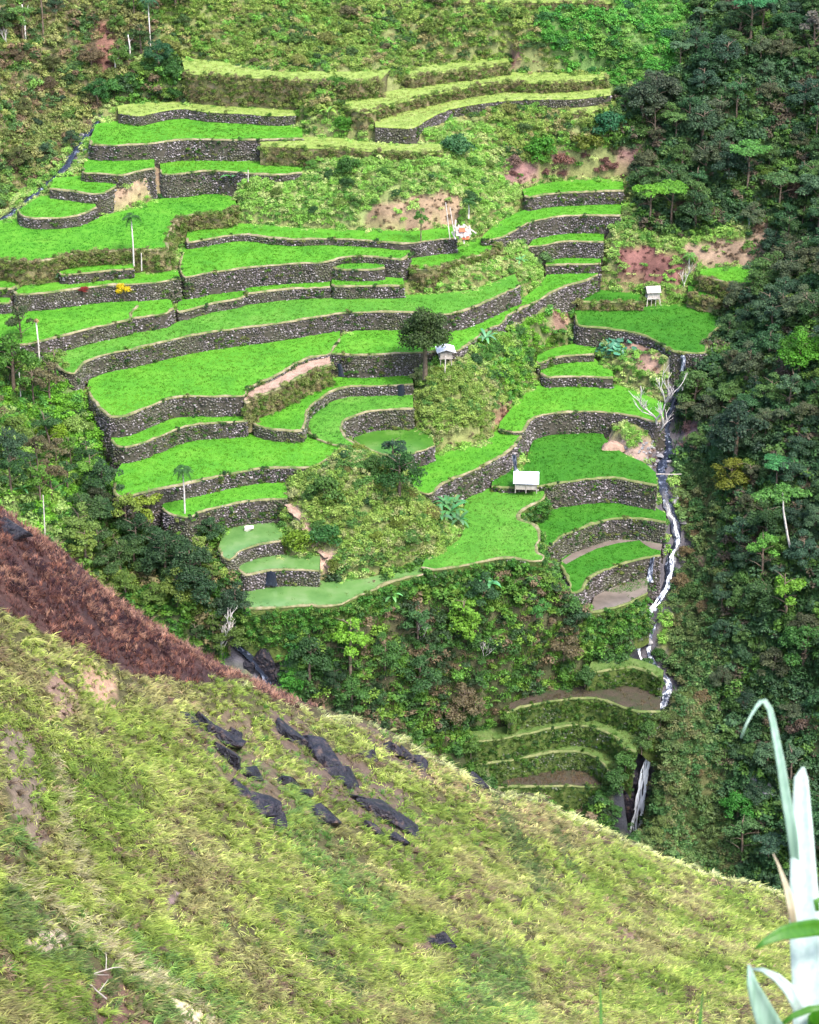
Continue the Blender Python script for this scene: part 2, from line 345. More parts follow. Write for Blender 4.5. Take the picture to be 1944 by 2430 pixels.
STREAM_M = [(5,(425,345),27.3),(5,(445,400),26.6),(5,(462,450),25.9),(5,(463,500),25.1),(5,(448,545),24.3),(5,(435,600),23.4)]
FALL_L = [(7,(262,505),18.0),(7,(245,600),'k0.5'),(7,(275,660),'k0.2'),(7,(330,700),'k0.5'),(7,(370,735),'k0.3'),(7,(400,780),'k0.25'),(7,(425,830),'k0.25')]
def path3(S):
    out = []
    for t, p, z in S:
        if isinstance(z, str):             # falls over a slope of run/rise k
            k = float(z[1:]); c1 = float(azc(T(t, [p])[0])[1])
            H = (CAM[2] - z0) * (c0 + k) / (c1 + k); z = CAM[2] - H
        out.append(at_z(t, p, z)); z0 = z; c0 = float(azc(T(t, [p])[0])[1])
    return np.array(out)
SR, SL, SM, FL = path3(STREAM_R), path3(STREAM_L), path3(STREAM_M), path3(FALL_L)
for S in (SR, SL, SM, FL):
    for p in S: anw(p[0], p[1], p[2] - 0.15)
# forest slope rising right of the stream
for x, y, z in ((23,186,-14),(25,194,-2),(27,200,5),(28,208,11),(29,216,17),(31,225,20),(34,234,24)):
    for dx, dz in ((6, 4.6), (13, 10.5), (24, 19.5), (45, 35), (68, 50)): anw(x + dx, y + 1, z + dz)
for x, y, z in ((30,170,-16),(50,168,0),(80,165,20),(10,168,-22),(-10,168,-20),(-40,165,-6),(-80,165,18),(20,150,-28),(60,150,-4),(-40,150,-16),(0,150,-30),
                (46,262,40),(60,258,47),(80,258,58),(36,268,45),(50,280,53),(70,285,64),(95,290,78),(30,285,52),(40,300,62),(20,300,60),(0,300,63),(-20,300,64),(-40,300,67),(-70,300,76),
                (-30,285,56),(-45,280,54),(-60,275,56),(-80,280,66),(20,330,82),(60,330,88),(-30,330,86),(-80,330,95),(95,330,102),(-60,258,50),(-75,250,52),(-58,246,44),(-62,232,39),(-75,222,42),
                (-46,203,33),(-56,200,40),(-72,200,50),(-45,190,28),(-60,182,34),(-80,180,46)): anw(x, y, z)
# left ravine: bank right of the trees, wood in front of it
for p, z in (((250,1160),24.5),((330,1230),21.5),((400,1300),18.5),((440,1360),17),((470,1420),15.5),((300,1330),20),((200,1240),24),((380,1400),15.5),((480,1480),12.5),((430,1500),10.5),((560,1640),-1),((100,1180),28)):
    ANCH.append(tuple(at_drop(np.array(p, float), CAM[2] - z)))
# steep scrub below the lowest paddies
chain(7, (450,502), 18.3, [(470,560),(500,640),(540,720),(580,800),(620,870)], 0.42)
chain(7, (640,497), 18.3, [(640,560),(640,640),(640,720),(640,800),(640,900)], 0.5)
chain(7, (870,417), 18.3, [(870,480),(870,560),(870,660),(870,760),(870,900)], 0.55)
chain(8, (200,342), 18.8, [(200,420),(190,520),(170,620),(150,740),(120,860)], 0.55)
chain(8, (400,304), 18.8, [(400,380),(400,480),(390,600),(380,720)], 0.6)
chain(8, (560,312), 18.8, [(580,380),(600,480),(620,580),(640,680)], 0.7)
chain(8, (740,442), 14.0, [(760,520),(800,600),(850,690)], 0.55)
chain(8, (870,507), 11.7, [(880,580),(890,660),(900,710)], 0.35)
chain(9, (600,670), -2.3, [(600,740),(620,820),(640,900)], 0.3)
chain(9, (300,580), -0.2, [(250,640),(220,720),(200,800)], 0.5)
chain(9, (190,477), 2.2, [(120,520),(60,600)], 0.6)
# knolls
for p, z in (((1000,880),28.8),((1057,868),28.7),((1110,865),28.2),((1040,920),27.6),((1085,905),27.8),((1130,950),26),((1000,960),26.2),((1060,985),25.0),((1150,1010),24.2),((1010,1035),23.6),((1090,1045),22.8),((1160,1050),22.6),
             ((812,1066),26.9),((865,1072),27.4),((920,1105),26.4),((965,1150),24.9),((1000,1200),23),((1035,1250),20.6),((860,1150),25.4),((780,1130),25.6),((730,1180),24.4),((800,1220),23.2),((900,1230),22.8),((700,1240),22.8),((860,1300),20.7),((960,1290),20.8),((760,1290),21),((1000,1310),19.6),((720,1300),20.6),((690,1215),23.4)):
    ANCH.append(tuple(at_drop(np.array(p, float), CAM[2] - z)))
for k in KEYS:                            # terrace beds
    t = TERR[k]
    for ch, dz in ((t['front'], -1.0), (t['back'], -0.5)):
        m = max(3, int(len(ch) / 7))
        for i in np.linspace(0, len(ch) - 1, m).astype(int): anw(ch[i, 0], ch[i, 1], t['z'] + dz)
for k in KEYS:                            # ground shoulders beside edges that no lower bed adjoins
    t = TERR[k]; f = t['front']; d_ = np.gradient(f, axis=0); d_ /= np.linalg.norm(d_, axis=1, keepdims=True) + 1e-9
    nn_ = np.stack([d_[:, 1], -d_[:, 0]], -1)
    q1, q2 = f + nn_ * 1.1, f + nn_ * 2.4
    free = np.ones(len(f), bool)
    for t2 in TERR.values(): free &= ~(inside(t2['poly'], q1) | inside(t2['poly'], q2))
    for i in range(0, len(f), 4):
        if free[i] and k not in ('p37', 'p38'): anw(q1[i, 0], q1[i, 1], t['z'] - (0.7 if t['wall'] == 'earth' else 1.5))
A = np.array(ANCH)
# thin out near-duplicates
keep, seen = [], {}
for i, a in enumerate(A):
    c = (round(a[0] / 1.2), round(a[1] / 1.2))
    if c not in seen: seen[c] = i; keep.append(i)
A = A[keep]
def _tps(d2): return 0.5 * d2 * np.log(d2 + 1e-9)
def fit_tps(A, lam):
    n = len(A); X = A[:, :2] / 50.0
    K = _tps(((X[:, None] - X[None]) ** 2).sum(-1)) + lam * np.eye(n)
    P = np.hstack([np.ones((n, 1)), X]); M = np.zeros((n + 3, n + 3))
    M[:n, :n] = K; M[:n, n:] = P; M[n:, :n] = P.T
    return X, np.linalg.solve(M, np.concatenate([A[:, 2], np.zeros(3)]))
_X, _W = fit_tps(A, 2e-3)
GX0, GX1, GY0, GY1, GS = -82.0, 97.0, 150.0, 334.0, 0.75
gx = np.arange(GX0, GX1, GS); gy = np.arange(GY0, GY1, GS)
GXX, GYY = np.meshgrid(gx, gy)
GP = np.stack([GXX.ravel(), GYY.ravel()], -1)
GZ = np.zeros(len(GP))
for s in range(0, len(GP), 4000):
    Q = GP[s:s+4000] / 50.0
    GZ[s:s+4000] = _tps(((Q[:, None] - _X[None]) ** 2).sum(-1)) @ _W[:-3] + _W[-3] + Q @ _W[-2:]
def vnoise(P, sc, seed=0, octs=3):
    out = np.zeros(len(P)); amp, tot = 1.0, 0.0
    for o in range(octs):
        r = np.random.default_rng(seed * 17 + o); tab = r.random((64, 64))
        q = P[:, :2] / sc * 2 ** o + o * 7.3
        i = np.floor(q).astype(int); f = q - i; f = f * f * (3 - 2 * f)
        a = tab[i[:, 0] % 64, i[:, 1] % 64]; b = tab[(i[:, 0] + 1) % 64, i[:, 1] % 64]
        c = tab[i[:, 0] % 64, (i[:, 1] + 1) % 64]; d = tab[(i[:, 0] + 1) % 64, (i[:, 1] + 1) % 64]
        out += amp * ((a * (1 - f[:, 0]) + b * f[:, 0]) * (1 - f[:, 1]) + (c * (1 - f[:, 0]) + d * f[:, 0]) * f[:, 1]); tot += amp; amp *= 0.5
    return out / tot
GZ += (vnoise(GP, 9.0, 3) - 0.5) * 1.8
GIN = np.zeros(len(GP), bool)             # under a terrace bed
GNEAR = np.full(len(GP), 1e9)             # distance to the nearest terrace edge
for k in KEYS:
    t = TERR[k]; lo, hi = t['poly'].min(0) - 6, t['poly'].max(0) + 6
    m = np.where((GP[:, 0] > lo[0]) & (GP[:, 0] < hi[0]) & (GP[:, 1] > lo[1]) & (GP[:, 1] < hi[1]))[0]
    if not len(m): continue
    ins = inside(t['poly'], GP[m]); dd = seg_dist(t['poly'], GP[m])
    near = ins | (dd < 0.9)
    GZ[m[near]] = np.minimum(GZ[m[near]], t['z'] - 0.55)
    vis = inside(np.vstack([t['front'], t['back'][::-1]]), GP[m])
    GIN[m] |= vis
    GNEAR[m] = np.minimum(GNEAR[m], np.where(ins, 0, dd))
for S in (SR, SM, FL, SL):                # carve the stream beds
    d = seg_dist(S[:, :2], GP, closed=False)
    m = np.where(d < 2.2)[0]
    for i in m:
        j = np.argmin(((S[:, :2] - GP[i]) ** 2).sum(1))
        j2 = min(max(j + (1 if j == 0 or (j < len(S) - 1 and ((S[j+1,:2]-GP[i])**2).sum() < ((S[j-1,:2]-GP[i])**2).sum()) else -1), 0), len(S) - 1)
        ab = S[j2] - S[j]; tt = np.clip(((GP[i] - S[j, :2]) @ ab[:2]) / (ab[:2] @ ab[:2] + 1e-9), 0, 1)
        zz = S[j, 2] + tt * ab[2]
        w = min(1, (2.2 - d[i]) / 1.2)
        GZ[i] = GZ[i] * (1 - w) + (zz - 0.25) * w
# the cliff of the tall waterfall: a rock step open towards the camera
_c = float(azc(T(9, [(912, 905)])[0])[1])
_m = (GP[:, 0] > 21.4) & (GP[:, 0] < 25.9) & (GP[:, 1] < 192.4)
_line = CAM[2] - GP[:, 1] / _c - 0.6
_w = np.clip((GP[:, 1] - 190.4) / 1.9, 0, 1)
_t = _line * (1 - _w) + np.minimum(GZ, 0.0) * _w
_f = np.clip((np.minimum(GP[:, 0] - 21.4, 25.9 - GP[:, 0])) / 1.0, 0, 1)
GZ = np.where(_m, np.minimum(GZ, _t * _f + GZ * (1 - _f)), GZ)
GZ2 = GZ.reshape(len(gy), len(gx))
def ground(x, y):
    x = np.asarray(x, float); y = np.asarray(y, float)
    fx = np.clip((x - GX0) / GS, 0, len(gx) - 1.001); fy = np.clip((y - GY0) / GS, 0, len(gy) - 1.001)
    i, j = fx.astype(int), fy.astype(int); a, b = fx - i, fy - j
    return (GZ2[j, i] * (1 - a) + GZ2[j, i+1] * a) * (1 - b) + (GZ2[j+1, i] * (1 - a) + GZ2[j+1, i+1] * a) * b
def hit(p):                                # first meeting of a photo ray with the terrain
    d = ray(np.asarray(p, float)); d = d / np.linalg.norm(d)
    t = np.arange(150, 420, 0.25); Q = CAM + d * t[:, None]
    below = Q[:, 2] < ground(Q[:, 0], Q[:, 1])
    i = int(np.argmax(below)) if below.any() else len(t) - 1
    return Q[i]
def hitT(tile, p): return hit(T(tile, [p])[0])
#</GEO2>
# ---------- helpers ----------
def mesh_np(name, V, F, col=None, smooth=False):
    """V (n,3); F (m,3) or (m,4); col (n,4) stored as point colour 'col'."""
    me = bpy.data.meshes.new(name)
    V = np.ascontiguousarray(V, np.float32); F = np.ascontiguousarray(F, np.int32)
    k = F.shape[1]
    me.vertices.add(len(V)); me.vertices.foreach_set('co', V.ravel())
    me.loops.add(F.size); me.loops.foreach_set('vertex_index', F.ravel())
    me.polygons.add(len(F)); me.polygons.foreach_set('loop_start', np.arange(0, F.size, k, dtype=np.int32))
    me.polygons.foreach_set('loop_total', np.full(len(F), k, np.int32))
    if smooth: me.polygons.foreach_set('use_smooth', np.ones(len(F), bool))
    me.update(calc_edges=True); me.validate()
    if col is not None:
        a = me.attributes.new('col', 'FLOAT_COLOR', 'POINT')
        c = np.ones((len(V), 4), np.float32); c[:, :col.shape[1]] = col
        a.data.foreach_set('color', c.ravel())
    return me

def link(name, data, mat=None, parent=None):
    o = bpy.data.objects.new(name, data); COL.objects.link(o)
    if mat is not None: o.data.materials.clear(); o.data.materials.append(mat)
    if parent is not None: o.parent = parent
    return o

def tag(o, label=None, cat=None, group=None, kind=None):
    if label: o['label'] = label
    if cat: o['category'] = cat
    if group: o['group'] = group
    if kind: o['kind'] = kind
    return o

def empty(name, loc, rz=0.0, sc=1.0):
    o = bpy.data.objects.new(name, None); COL.objects.link(o); o.empty_display_size = 0.2
    o.location = loc; o.rotation_euler = (0, 0, rz); o.scale = (sc, sc, sc)
    return o

class MB:
    """collects polygons of one mesh"""
    def __init__(s): s.v, s.f = [], []
    def add(s, V, F):
        b = len(s.v); s.v += [tuple(map(float, p)) for p in V]; s.f += [tuple(i + b for i in f) for f in F]; return s
    def box(s, c, d, rz=0.0, rx=0.0, ry=0.0):
        R = Matrix.Rotation(rz, 3, 'Z') @ Matrix.Rotation(ry, 3, 'Y') @ Matrix.Rotation(rx, 3, 'X')
        V = [Vector(c) + R @ Vector((x * d[0] / 2, y * d[1] / 2, z * d[2] / 2)) for z in (-1, 1) for y in (-1, 1) for x in (-1, 1)]
        return s.add(V, [(0,2,3,1),(4,5,7,6),(0,1,5,4),(2,6,7,3),(0,4,6,2),(1,3,7,5)])
    def tube(s, P, R, n=6):
        P = [Vector(p) for p in P]; V = []
        for i, p in enumerate(P):
            d = (P[min(i+1, len(P)-1)] - P[max(i-1, 0)]).normalized()
            a = d.cross(Vector((0.3, 1, 0.1))).normalized(); b = d.cross(a)
            V += [p + (a * math.cos(2*math.pi*k/n) + b * math.sin(2*math.pi*k/n)) * R[i] for k in range(n)]
        F = [(i*n+k, i*n+(k+1) % n, (i+1)*n+(k+1) % n, (i+1)*n+k) for i in range(len(P)-1) for k in range(n)]
        F.append(tuple(range((len(P)-1)*n, len(P)*n)))
        return s.add(V, F)
    def mesh(s, name, smooth=False):
        me = bpy.data.meshes.new(name); me.from_pydata(s.v, [], s.f); me.update()
        if smooth: me.polygons.foreach_set('use_smooth', np.ones(len(me.polygons), bool))
        return me
    def build(s, name, mat, parent=None, smooth=False): return link(name, s.mesh(name, smooth), mat, parent)

# ---------- materials ----------
class NT:
    def __init__(s, name):
        s.m = bpy.data.materials.new(name); s.m.use_nodes = True; s.t = s.m.node_tree; s.t.nodes.clear()
    def n(s, typ, **kw):
        nd = s.t.nodes.new(typ)
        for k, v in kw.items():
            if k.startswith('i_'):
                key = k[2:]; key = int(key) if key.isdigit() else key.replace('_', ' ')
                nd.inputs[key].default_value = v
            else: setattr(nd, k, v)
        return nd
    def l(s, a, b): s.t.links.new(a, b)
    def out(s, sh, disp=None):
        o = s.n('ShaderNodeOutputMaterial'); s.l(sh, o.inputs['Surface'])
        return s.m
    def noise(s, scale, detail=4, rough=0.6, coord=None):
        nd = s.n('ShaderNodeTexNoise', i_Scale=scale, i_Detail=detail, i_Roughness=rough)
        if coord is None:
            g = s.n('ShaderNodeNewGeometry'); coord = g.outputs['Position']
        s.l(coord, nd.inputs['Vector']); return nd.outputs['Fac']
    def ramp(s, fac, stops):
        r = s.n('ShaderNodeValToRGB'); cr = r.color_ramp
        while len(cr.elements) < len(stops): cr.elements.new(0.5)
        for e, (p, c) in zip(cr.elements, stops): e.position = p; e.color = (*c, 1)
        s.l(fac, r.inputs['Fac']); return r.outputs['Color']
    def mul(s, a, b, fac=1.0, mode='MULTIPLY'):
        m = s.n('ShaderNodeMix', data_type='RGBA', blend_type=mode); m.inputs[0].default_value = fac
        s.l(a, m.inputs[6]) if hasattr(a, 'is_output') else setattr(m.inputs[6], 'default_value', a)
        s.l(b, m.inputs[7]) if hasattr(b, 'is_output') else setattr(m.inputs[7], 'default_value', b)
        return m.outputs[2]
    def mixf(s, fac, a, b):
        m = s.n('ShaderNodeMix', data_type='RGBA'); s.l(fac, m.inputs[0])
        for x, i in ((a, 6), (b, 7)):
            s.l(x, m.inputs[i]) if hasattr(x, 'is_output') else setattr(m.inputs[i], 'default_value', (*x, 1) if len(x) == 3 else x)
        return m.outputs[2]
    def bsdf(s, col, rough=0.8, spec=0.3, bump=None, bstr=0.5, bdist=0.05):
        b = s.n('ShaderNodeBsdfPrincipled', i_Roughness=rough); b.inputs['Specular IOR Level'].default_value = spec
        s.l(col, b.inputs['Base Color']) if hasattr(col, 'is_output') else setattr(b.inputs['Base Color'], 'default_value', (*col, 1))
        if bump is not None:
            bp = s.n('ShaderNodeBump', i_Strength=bstr, i_Distance=bdist); s.l(bump, bp.inputs['Height']); s.l(bp.outputs[0], b.inputs['Normal'])
        return b

def leaf_mat(name, source, transl=0.4, rough=0.55, spec=0.25, lo=0.6, hi=1.28):
    t = NT(name)
    if source == 'INSTANCER': c = t.n('ShaderNodeAttribute', attribute_type='INSTANCER', attribute_name='tint').outputs['Color']
    else: c = t.n('ShaderNodeObjectInfo').outputs['Color']
    g = t.n('ShaderNodeNewGeometry')
    r = t.ramp(g.outputs['Random Per Island'], [(0, (lo, lo, lo * 1.1)), (0.6, (1, 1, 1)), (1, (hi, hi * 1.02, hi * 0.85))])
    c = t.mul(c, r)
    b = t.bsdf(c, rough, spec)
    tr = t.n('ShaderNodeBsdfTranslucent'); t.l(c, tr.inputs[0])
    mx = t.n('ShaderNodeMixShader'); mx.inputs[0].default_value = transl
    t.l(b.outputs[0], mx.inputs[1]); t.l(tr.outputs[0], mx.inputs[2])
    return t.out(mx.outputs[0])

def simple(name, stops, scale, rough=0.85, spec=0.25, bstr=0.0, bscale=None, bdist=0.05, detail=5):
    t = NT(name); f = t.noise(scale, detail)
    c = t.ramp(f, stops)
    bp = t.noise(bscale, 4) if bscale else None
    return t.out(t.bsdf(c, rough, spec, bp, bstr, bdist).outputs[0])

def attr_mat(name, scale, amt, rough=0.9, spec=0.15, bscale=None, bstr=0.6, bdist=0.1):
    t = NT(name); a = t.n('ShaderNodeAttribute', attribute_name='col')
    r = t.ramp(t.noise(scale, 6, 0.65), [(0.25, (1 - amt,) * 3), (0.5, (1, 1, 1)), (0.8, (1 + amt,) * 3)])
    c = t.mul(a.outputs['Color'], r)
    return t.out(t.bsdf(c, rough, spec, t.noise(bscale, 5) if bscale else None, bstr, bdist).outputs[0])

M = {}
M['leaf_i'] = leaf_mat('scattered_leaf', 'INSTANCER')
M['blade_i'] = leaf_mat('grass_blade', 'INSTANCER', 0.35, 0.6, 0.2, 0.65, 1.35)
M['rice_i'] = leaf_mat('rice_blade', 'INSTANCER', 0.35, 0.6, 0.2, 0.85, 1.15)
M['leaf_o'] = leaf_mat('tree_leaf', 'OBJECT')
M['gloss_o'] = leaf_mat('broad_glossy_leaf', 'OBJECT', 0.2, 0.4, 0.4, 0.75, 1.25)
M['ground'] = attr_mat('soil_and_litter', 0.9, 0.45, bscale=2.2, bstr=0.9, bdist=0.25)
M['fore_ground'] = attr_mat('near_slope_soil', 3.0, 0.5, bscale=7.0, bstr=0.9, bdist=0.1)
M['stone'] = attr_mat('dry_stone', 5.0, 0.35, 0.85, 0.3, bscale=9.0, bstr=0.5, bdist=0.04)
M['wall_core'] = simple('wall_core_soil', [(0.3, (0.022, 0.022, 0.015)), (0.55, (0.052, 0.046, 0.036)), (0.8, (0.09, 0.075, 0.065))], 1.6, bscale=5, bstr=0.6)
M['wall_earth'] = simple('earth_bank', [(0.3, (0.08, 0.09, 0.03)), (0.5, (0.15, 0.14, 0.06)), (0.75, (0.24, 0.18, 0.12))], 0.8, bscale=4, bstr=0.9, bdist=0.15)
M['wall_mossy'] = simple('mossy_wall', [(0.3, (0.03, 0.05, 0.012)), (0.55, (0.07, 0.10, 0.02)), (0.8, (0.11, 0.11, 0.04))], 1.5, bscale=5, bstr=0.9, bdist=0.15)
M['bund'] = simple('bund_dry_grass', [(0.35, (0.06, 0.10, 0.025)), (0.5, (0.155, 0.145, 0.07)), (0.7, (0.26, 0.22, 0.15))], 0.9, bscale=6, bstr=0.8)
M['bund_moss'] = simple('bund_mossy', [(0.3, (0.06, 0.10, 0.022)), (0.5, (0.11, 0.13, 0.045)), (0.75, (0.19, 0.18, 0.085))], 1.3, bscale=6, bstr=0.8)
def bed(name, a, b, c, scale=0.35, rough=0.8, spec=0.2):
    a, b, c = [tuple(x * 0.82 for x in q) for q in (a, b, c)]
    t = NT(name)
    f1 = t.noise(scale, 5, 0.6); f2 = t.noise(6.0, 3, 0.7)
    col = t.ramp(f1, [(0.3, a), (0.52, b), (0.75, c)])
    col = t.mul(col, t.ramp(f2, [(0.3, (0.7, 0.7, 0.7)), (0.7, (1.25, 1.25, 1.25))]))
    return t.out(t.bsdf(col, rough, spec, f2, 0.6, 0.1).outputs[0])
M['rice'] = bed('rice_bed', (0.05, 0.20, 0.012), (0.072, 0.25, 0.014), (0.105, 0.28, 0.022))
M['rice2'] = bed('rice_bed_cooler', (0.048, 0.178, 0.014), (0.072, 0.228, 0.02), (0.11, 0.25, 0.035))
M['deep'] = bed('rice_bed_deep', (0.024, 0.125, 0.007), (0.034, 0.152, 0.008), (0.05, 0.178, 0.014))
M['fallow'] = bed('fallow_grass_bed', (0.14, 0.21, 0.04), (0.21, 0.29, 0.06), (0.29, 0.32, 0.12), 1.2)
M['grassy'] = bed('rough_grass_bed', (0.05, 0.10, 0.018), (0.09, 0.15, 0.035), (0.15, 0.18, 0.07), 0.8)
M['dirt'] = bed('bare_earth', (0.22, 0.14, 0.105), (0.33, 0.225, 0.17), (0.42, 0.30, 0.235), 1.2)
M['drymud'] = bed('dry_mud', (0.035, 0.05, 0.018), (0.055, 0.045, 0.03), (0.075, 0.055, 0.042), 0.5)
def watery(name, a, b, c, fac_lo, fac_hi):
    a, b, c = [tuple(x * 0.85 for x in q) for q in (a, b, c)]
    t = NT(name); f = t.noise(0.45, 5, 0.6)
    col = t.ramp(f, [(fac_lo, a), ((fac_lo + fac_hi) / 2, b), (fac_hi, c)])
    return t.out(t.bsdf(col, 0.28, 0.5, t.noise(3.0, 3), 0.15, 0.05).outputs[0])
M['muddy'] = watery('murky_water_bed', (0.07, 0.16, 0.04), (0.10, 0.20, 0.055), (0.15, 0.235, 0.09), 0.35, 0.7)
M['flooded'] = watery('flooded_bed', (0.035, 0.12, 0.012), (0.055, 0.16, 0.018), (0.10, 0.20, 0.04), 0.3, 0.7)
M['pond'] = watery('pond_mud', (0.10, 0.085, 0.07), (0.16, 0.13, 0.11), (0.2, 0.17, 0.14), 0.3, 0.7)
M['bark'] = simple('bark', [(0.3, (0.07, 0.05, 0.035)), (0.7, (0.16, 0.12, 0.09))], 3.0, bscale=8, bstr=0.5)
M['palebark'] = simple('pale_bark', [(0.3, (0.34, 0.30, 0.27)), (0.7, (0.62, 0.58, 0.55))], 3.0, bscale=8, bstr=0.4)
M['rock'] = simple('dark_wet_rock', [(0.38, (0.005, 0.005, 0.010)), (0.55, (0.016, 0.014, 0.022)), (0.72, (0.085, 0.055, 0.045))], 3.2, 0.5, 0.3, 1.0, 3.2, 0.3)
M['boulder'] = simple('grey_boulder', [(0.3, (0.10, 0.10, 0.11)), (0.6, (0.24, 0.23, 0.24)), (0.8, (0.4, 0.38, 0.38))], 1.4, 0.7, 0.3, 0.7, 5.0)
M['palerock'] = simple('pale_boulder', [(0.3, (0.42, 0.38, 0.33)), (0.7, (0.7, 0.65, 0.58))], 2.0, 0.8, 0.2, 0.5, 5.0)
M['metal'] = simple('pale_roof_sheet', [(0.3, (0.48, 0.51, 0.57)), (0.7, (0.66, 0.69, 0.75))], 1.2, 0.45, 0.4)
M['wood'] = simple('weathered_wood', [(0.3, (0.22, 0.19, 0.17)), (0.7, (0.42, 0.38, 0.34))], 3.0, 0.85, 0.2)
M['palewood'] = simple('bleached_wood', [(0.3, (0.34, 0.29, 0.27)), (0.7, (0.55, 0.50, 0.47))], 3.0, 0.85, 0.2)
M['thatch'] = simple('grey_thatch', [(0.3, (0.24, 0.20, 0.18)), (0.7, (0.48, 0.42, 0.40))], 4.0, 0.95, 0.1, 0.9, 12.0)
M['red'] = simple('faded_red_cloth', [(0.3, (0.42, 0.07, 0.04)), (0.7, (0.58, 0.16, 0.08))], 3.0)
def water_mat(name, lo, hi, top=0.75):
    t = NT(name)
    g = t.n('ShaderNodeNewGeometry'); mp = t.n('ShaderNodeMapping'); mp.inputs['Scale'].default_value = (2.2, 2.2, 0.9)
    t.l(g.outputs['Position'], mp.inputs[0])
    f = t.noise(1.0, 6, 0.7, mp.outputs[0])
    col = t.ramp(f, [(lo, (0.012, 0.016, 0.028)), ((lo + hi) / 2, (0.12, 0.14, 0.2)), (hi, (top * 0.96, top, min(top * 1.06, 1)))])
    return t.out(t.bsdf(col, 0.25, 0.5, f, 0.5, 0.1).outputs[0])
M['brook'] = water_mat('brook_water', 0.54, 0.72)
M['cascade'] = water_mat('white_water', 0.32, 0.52)
M['trickle'] = water_mat('thin_fall_water', 0.42, 0.62)

# ---------- geometry-node scatter (what nobody could count: grass, ground cover, rice) ----------
PROTO = {}
def proto(name, me, mat):
    me.materials.clear(); me.materials.append(mat)
    PROTO[name] = bpy.data.objects.new(name, me); return PROTO[name]
def scatter_group(name, protos):
    g = bpy.data.node_groups.new(name, 'GeometryNodeTree')
    g.interface.new_socket('Geometry', in_out='INPUT', socket_type='NodeSocketGeometry')
    g.interface.new_socket('Geometry', in_out='OUTPUT', socket_type='NodeSocketGeometry')
    N = g.nodes; gi = N.new('NodeGroupInput'); go = N.new('NodeGroupOutput')
    inst = N.new('GeometryNodeInstanceOnPoints'); join = N.new('GeometryNodeJoinGeometry')
    for p in protos:
        oi = N.new('GeometryNodeObjectInfo'); oi.inputs['Object'].default_value = PROTO[p]
        ti = N.new('GeometryNodeGeometryToInstance')
        g.links.new(oi.outputs['Geometry'], ti.inputs[0]); g.links.new(ti.outputs[0], join.inputs[0])
    def attr(nm, typ):
        a = N.new('GeometryNodeInputNamedAttribute'); a.data_type = typ; a.inputs['Name'].default_value = nm; return a.outputs['Attribute']
    g.links.new(gi.outputs[0], inst.inputs['Points']); g.links.new(join.outputs[0], inst.inputs['Instance'])
    inst.inputs['Pick Instance'].default_value = True
    g.links.new(attr('vi', 'INT'), inst.inputs['Instance Index'])
    g.links.new(attr('rot', 'FLOAT_VECTOR'), inst.inputs['Rotation'])
    g.links.new(attr('scl', 'FLOAT_VECTOR'), inst.inputs['Scale'])
    g.links.new(inst.outputs[0], go.inputs[0])
    return g
def scatter(name, P, rot, scl, vi, tint, group, parent=None):
    me = bpy.data.meshes.new(name); n = len(P)
    me.vertices.add(n); me.vertices.foreach_set('co', np.ascontiguousarray(P, np.float32).ravel())
    for nm, typ, key, val in (('rot', 'FLOAT_VECTOR', 'vector', rot), ('scl', 'FLOAT_VECTOR', 'vector', scl), ('vi', 'INT', 'value', vi), ('tint', 'FLOAT_COLOR', 'color', tint)):
        a = me.attributes.new(nm, typ, 'POINT')
        val = np.asarray(val)
        if nm == 'tint': val = np.hstack([val, np.ones((n, 1))])
        a.data.foreach_set(key, np.ascontiguousarray(val, np.int32 if nm == 'vi' else np.float32).ravel())
    me.update()
    o = link(name, me, None, parent)
    md = o.modifiers.new('scatter', 'NODES'); md.node_group = group
    o['kind'] = 'stuff'
    return o

def blades(seed, n, length, width, spread, bend, lean=(0, 0), segs=3, up=1.0, fan=1.0):
    """a tuft of arching grass blades"""
    r = np.random.default_rng(seed); V, F = [], []
    for i in range(n):
        a = r.uniform(0, 2*math.pi); L = length * r.uniform(0.55, 1.1); w = width * r.uniform(0.7, 1.3)
        base = np.array([math.cos(a), math.sin(a), 0]) * spread * math.sqrt(r.random())
        d = np.array([(math.cos(a) * 0.5 + r.normal(0, 0.35)) * fan + lean[0], (math.sin(a) * 0.5 + r.normal(0, 0.35)) * fan + lean[1], 0])
        side = np.array([-d[1], d[0], 0]); side /= np.linalg.norm(side) + 1e-9
        b0 = len(V)
        for s in range(segs + 1):
            t = s / segs
            p = base + np.array([0, 0, up * L * t * (1 - 0.45 * bend * t)]) + d * L * bend * t * t
            ww = w * (1 - t) ** 0.7 + 0.002
            V += [p - side * ww / 2, p + side * ww / 2]
        F += [(b0 + 2*s, b0 + 2*s + 1, b0 + 2*s + 3, b0 + 2*s + 2) for s in range(segs)]
    return mesh_np('tuft', np.array(V), np.array(F))

def leaf_quads(C, Nrm, size, r, aspect=0.6, droop=0.0):
    """one folded rhombic leaf at each centre"""
    n = len(C); Nrm = Nrm / (np.linalg.norm(Nrm, axis=1, keepdims=True) + 1e-9)
    t = r.normal(size=(n, 3)); t[:, 2] -= droop
    t -= Nrm * (t * Nrm).sum(1, keepdims=True); t /= np.linalg.norm(t, axis=1, keepdims=True) + 1e-9
    b = np.cross(Nrm, t); s = (size * r.uniform(0.6, 1.3, n))[:, None]
    V = np.stack([C - t*s, C + b*s*aspect - Nrm*s*0.12, C + t*s, C - b*s*aspect - Nrm*s*0.12], 1).reshape(-1, 3)
    F = np.arange(4*n).reshape(n, 4)
    return V, F

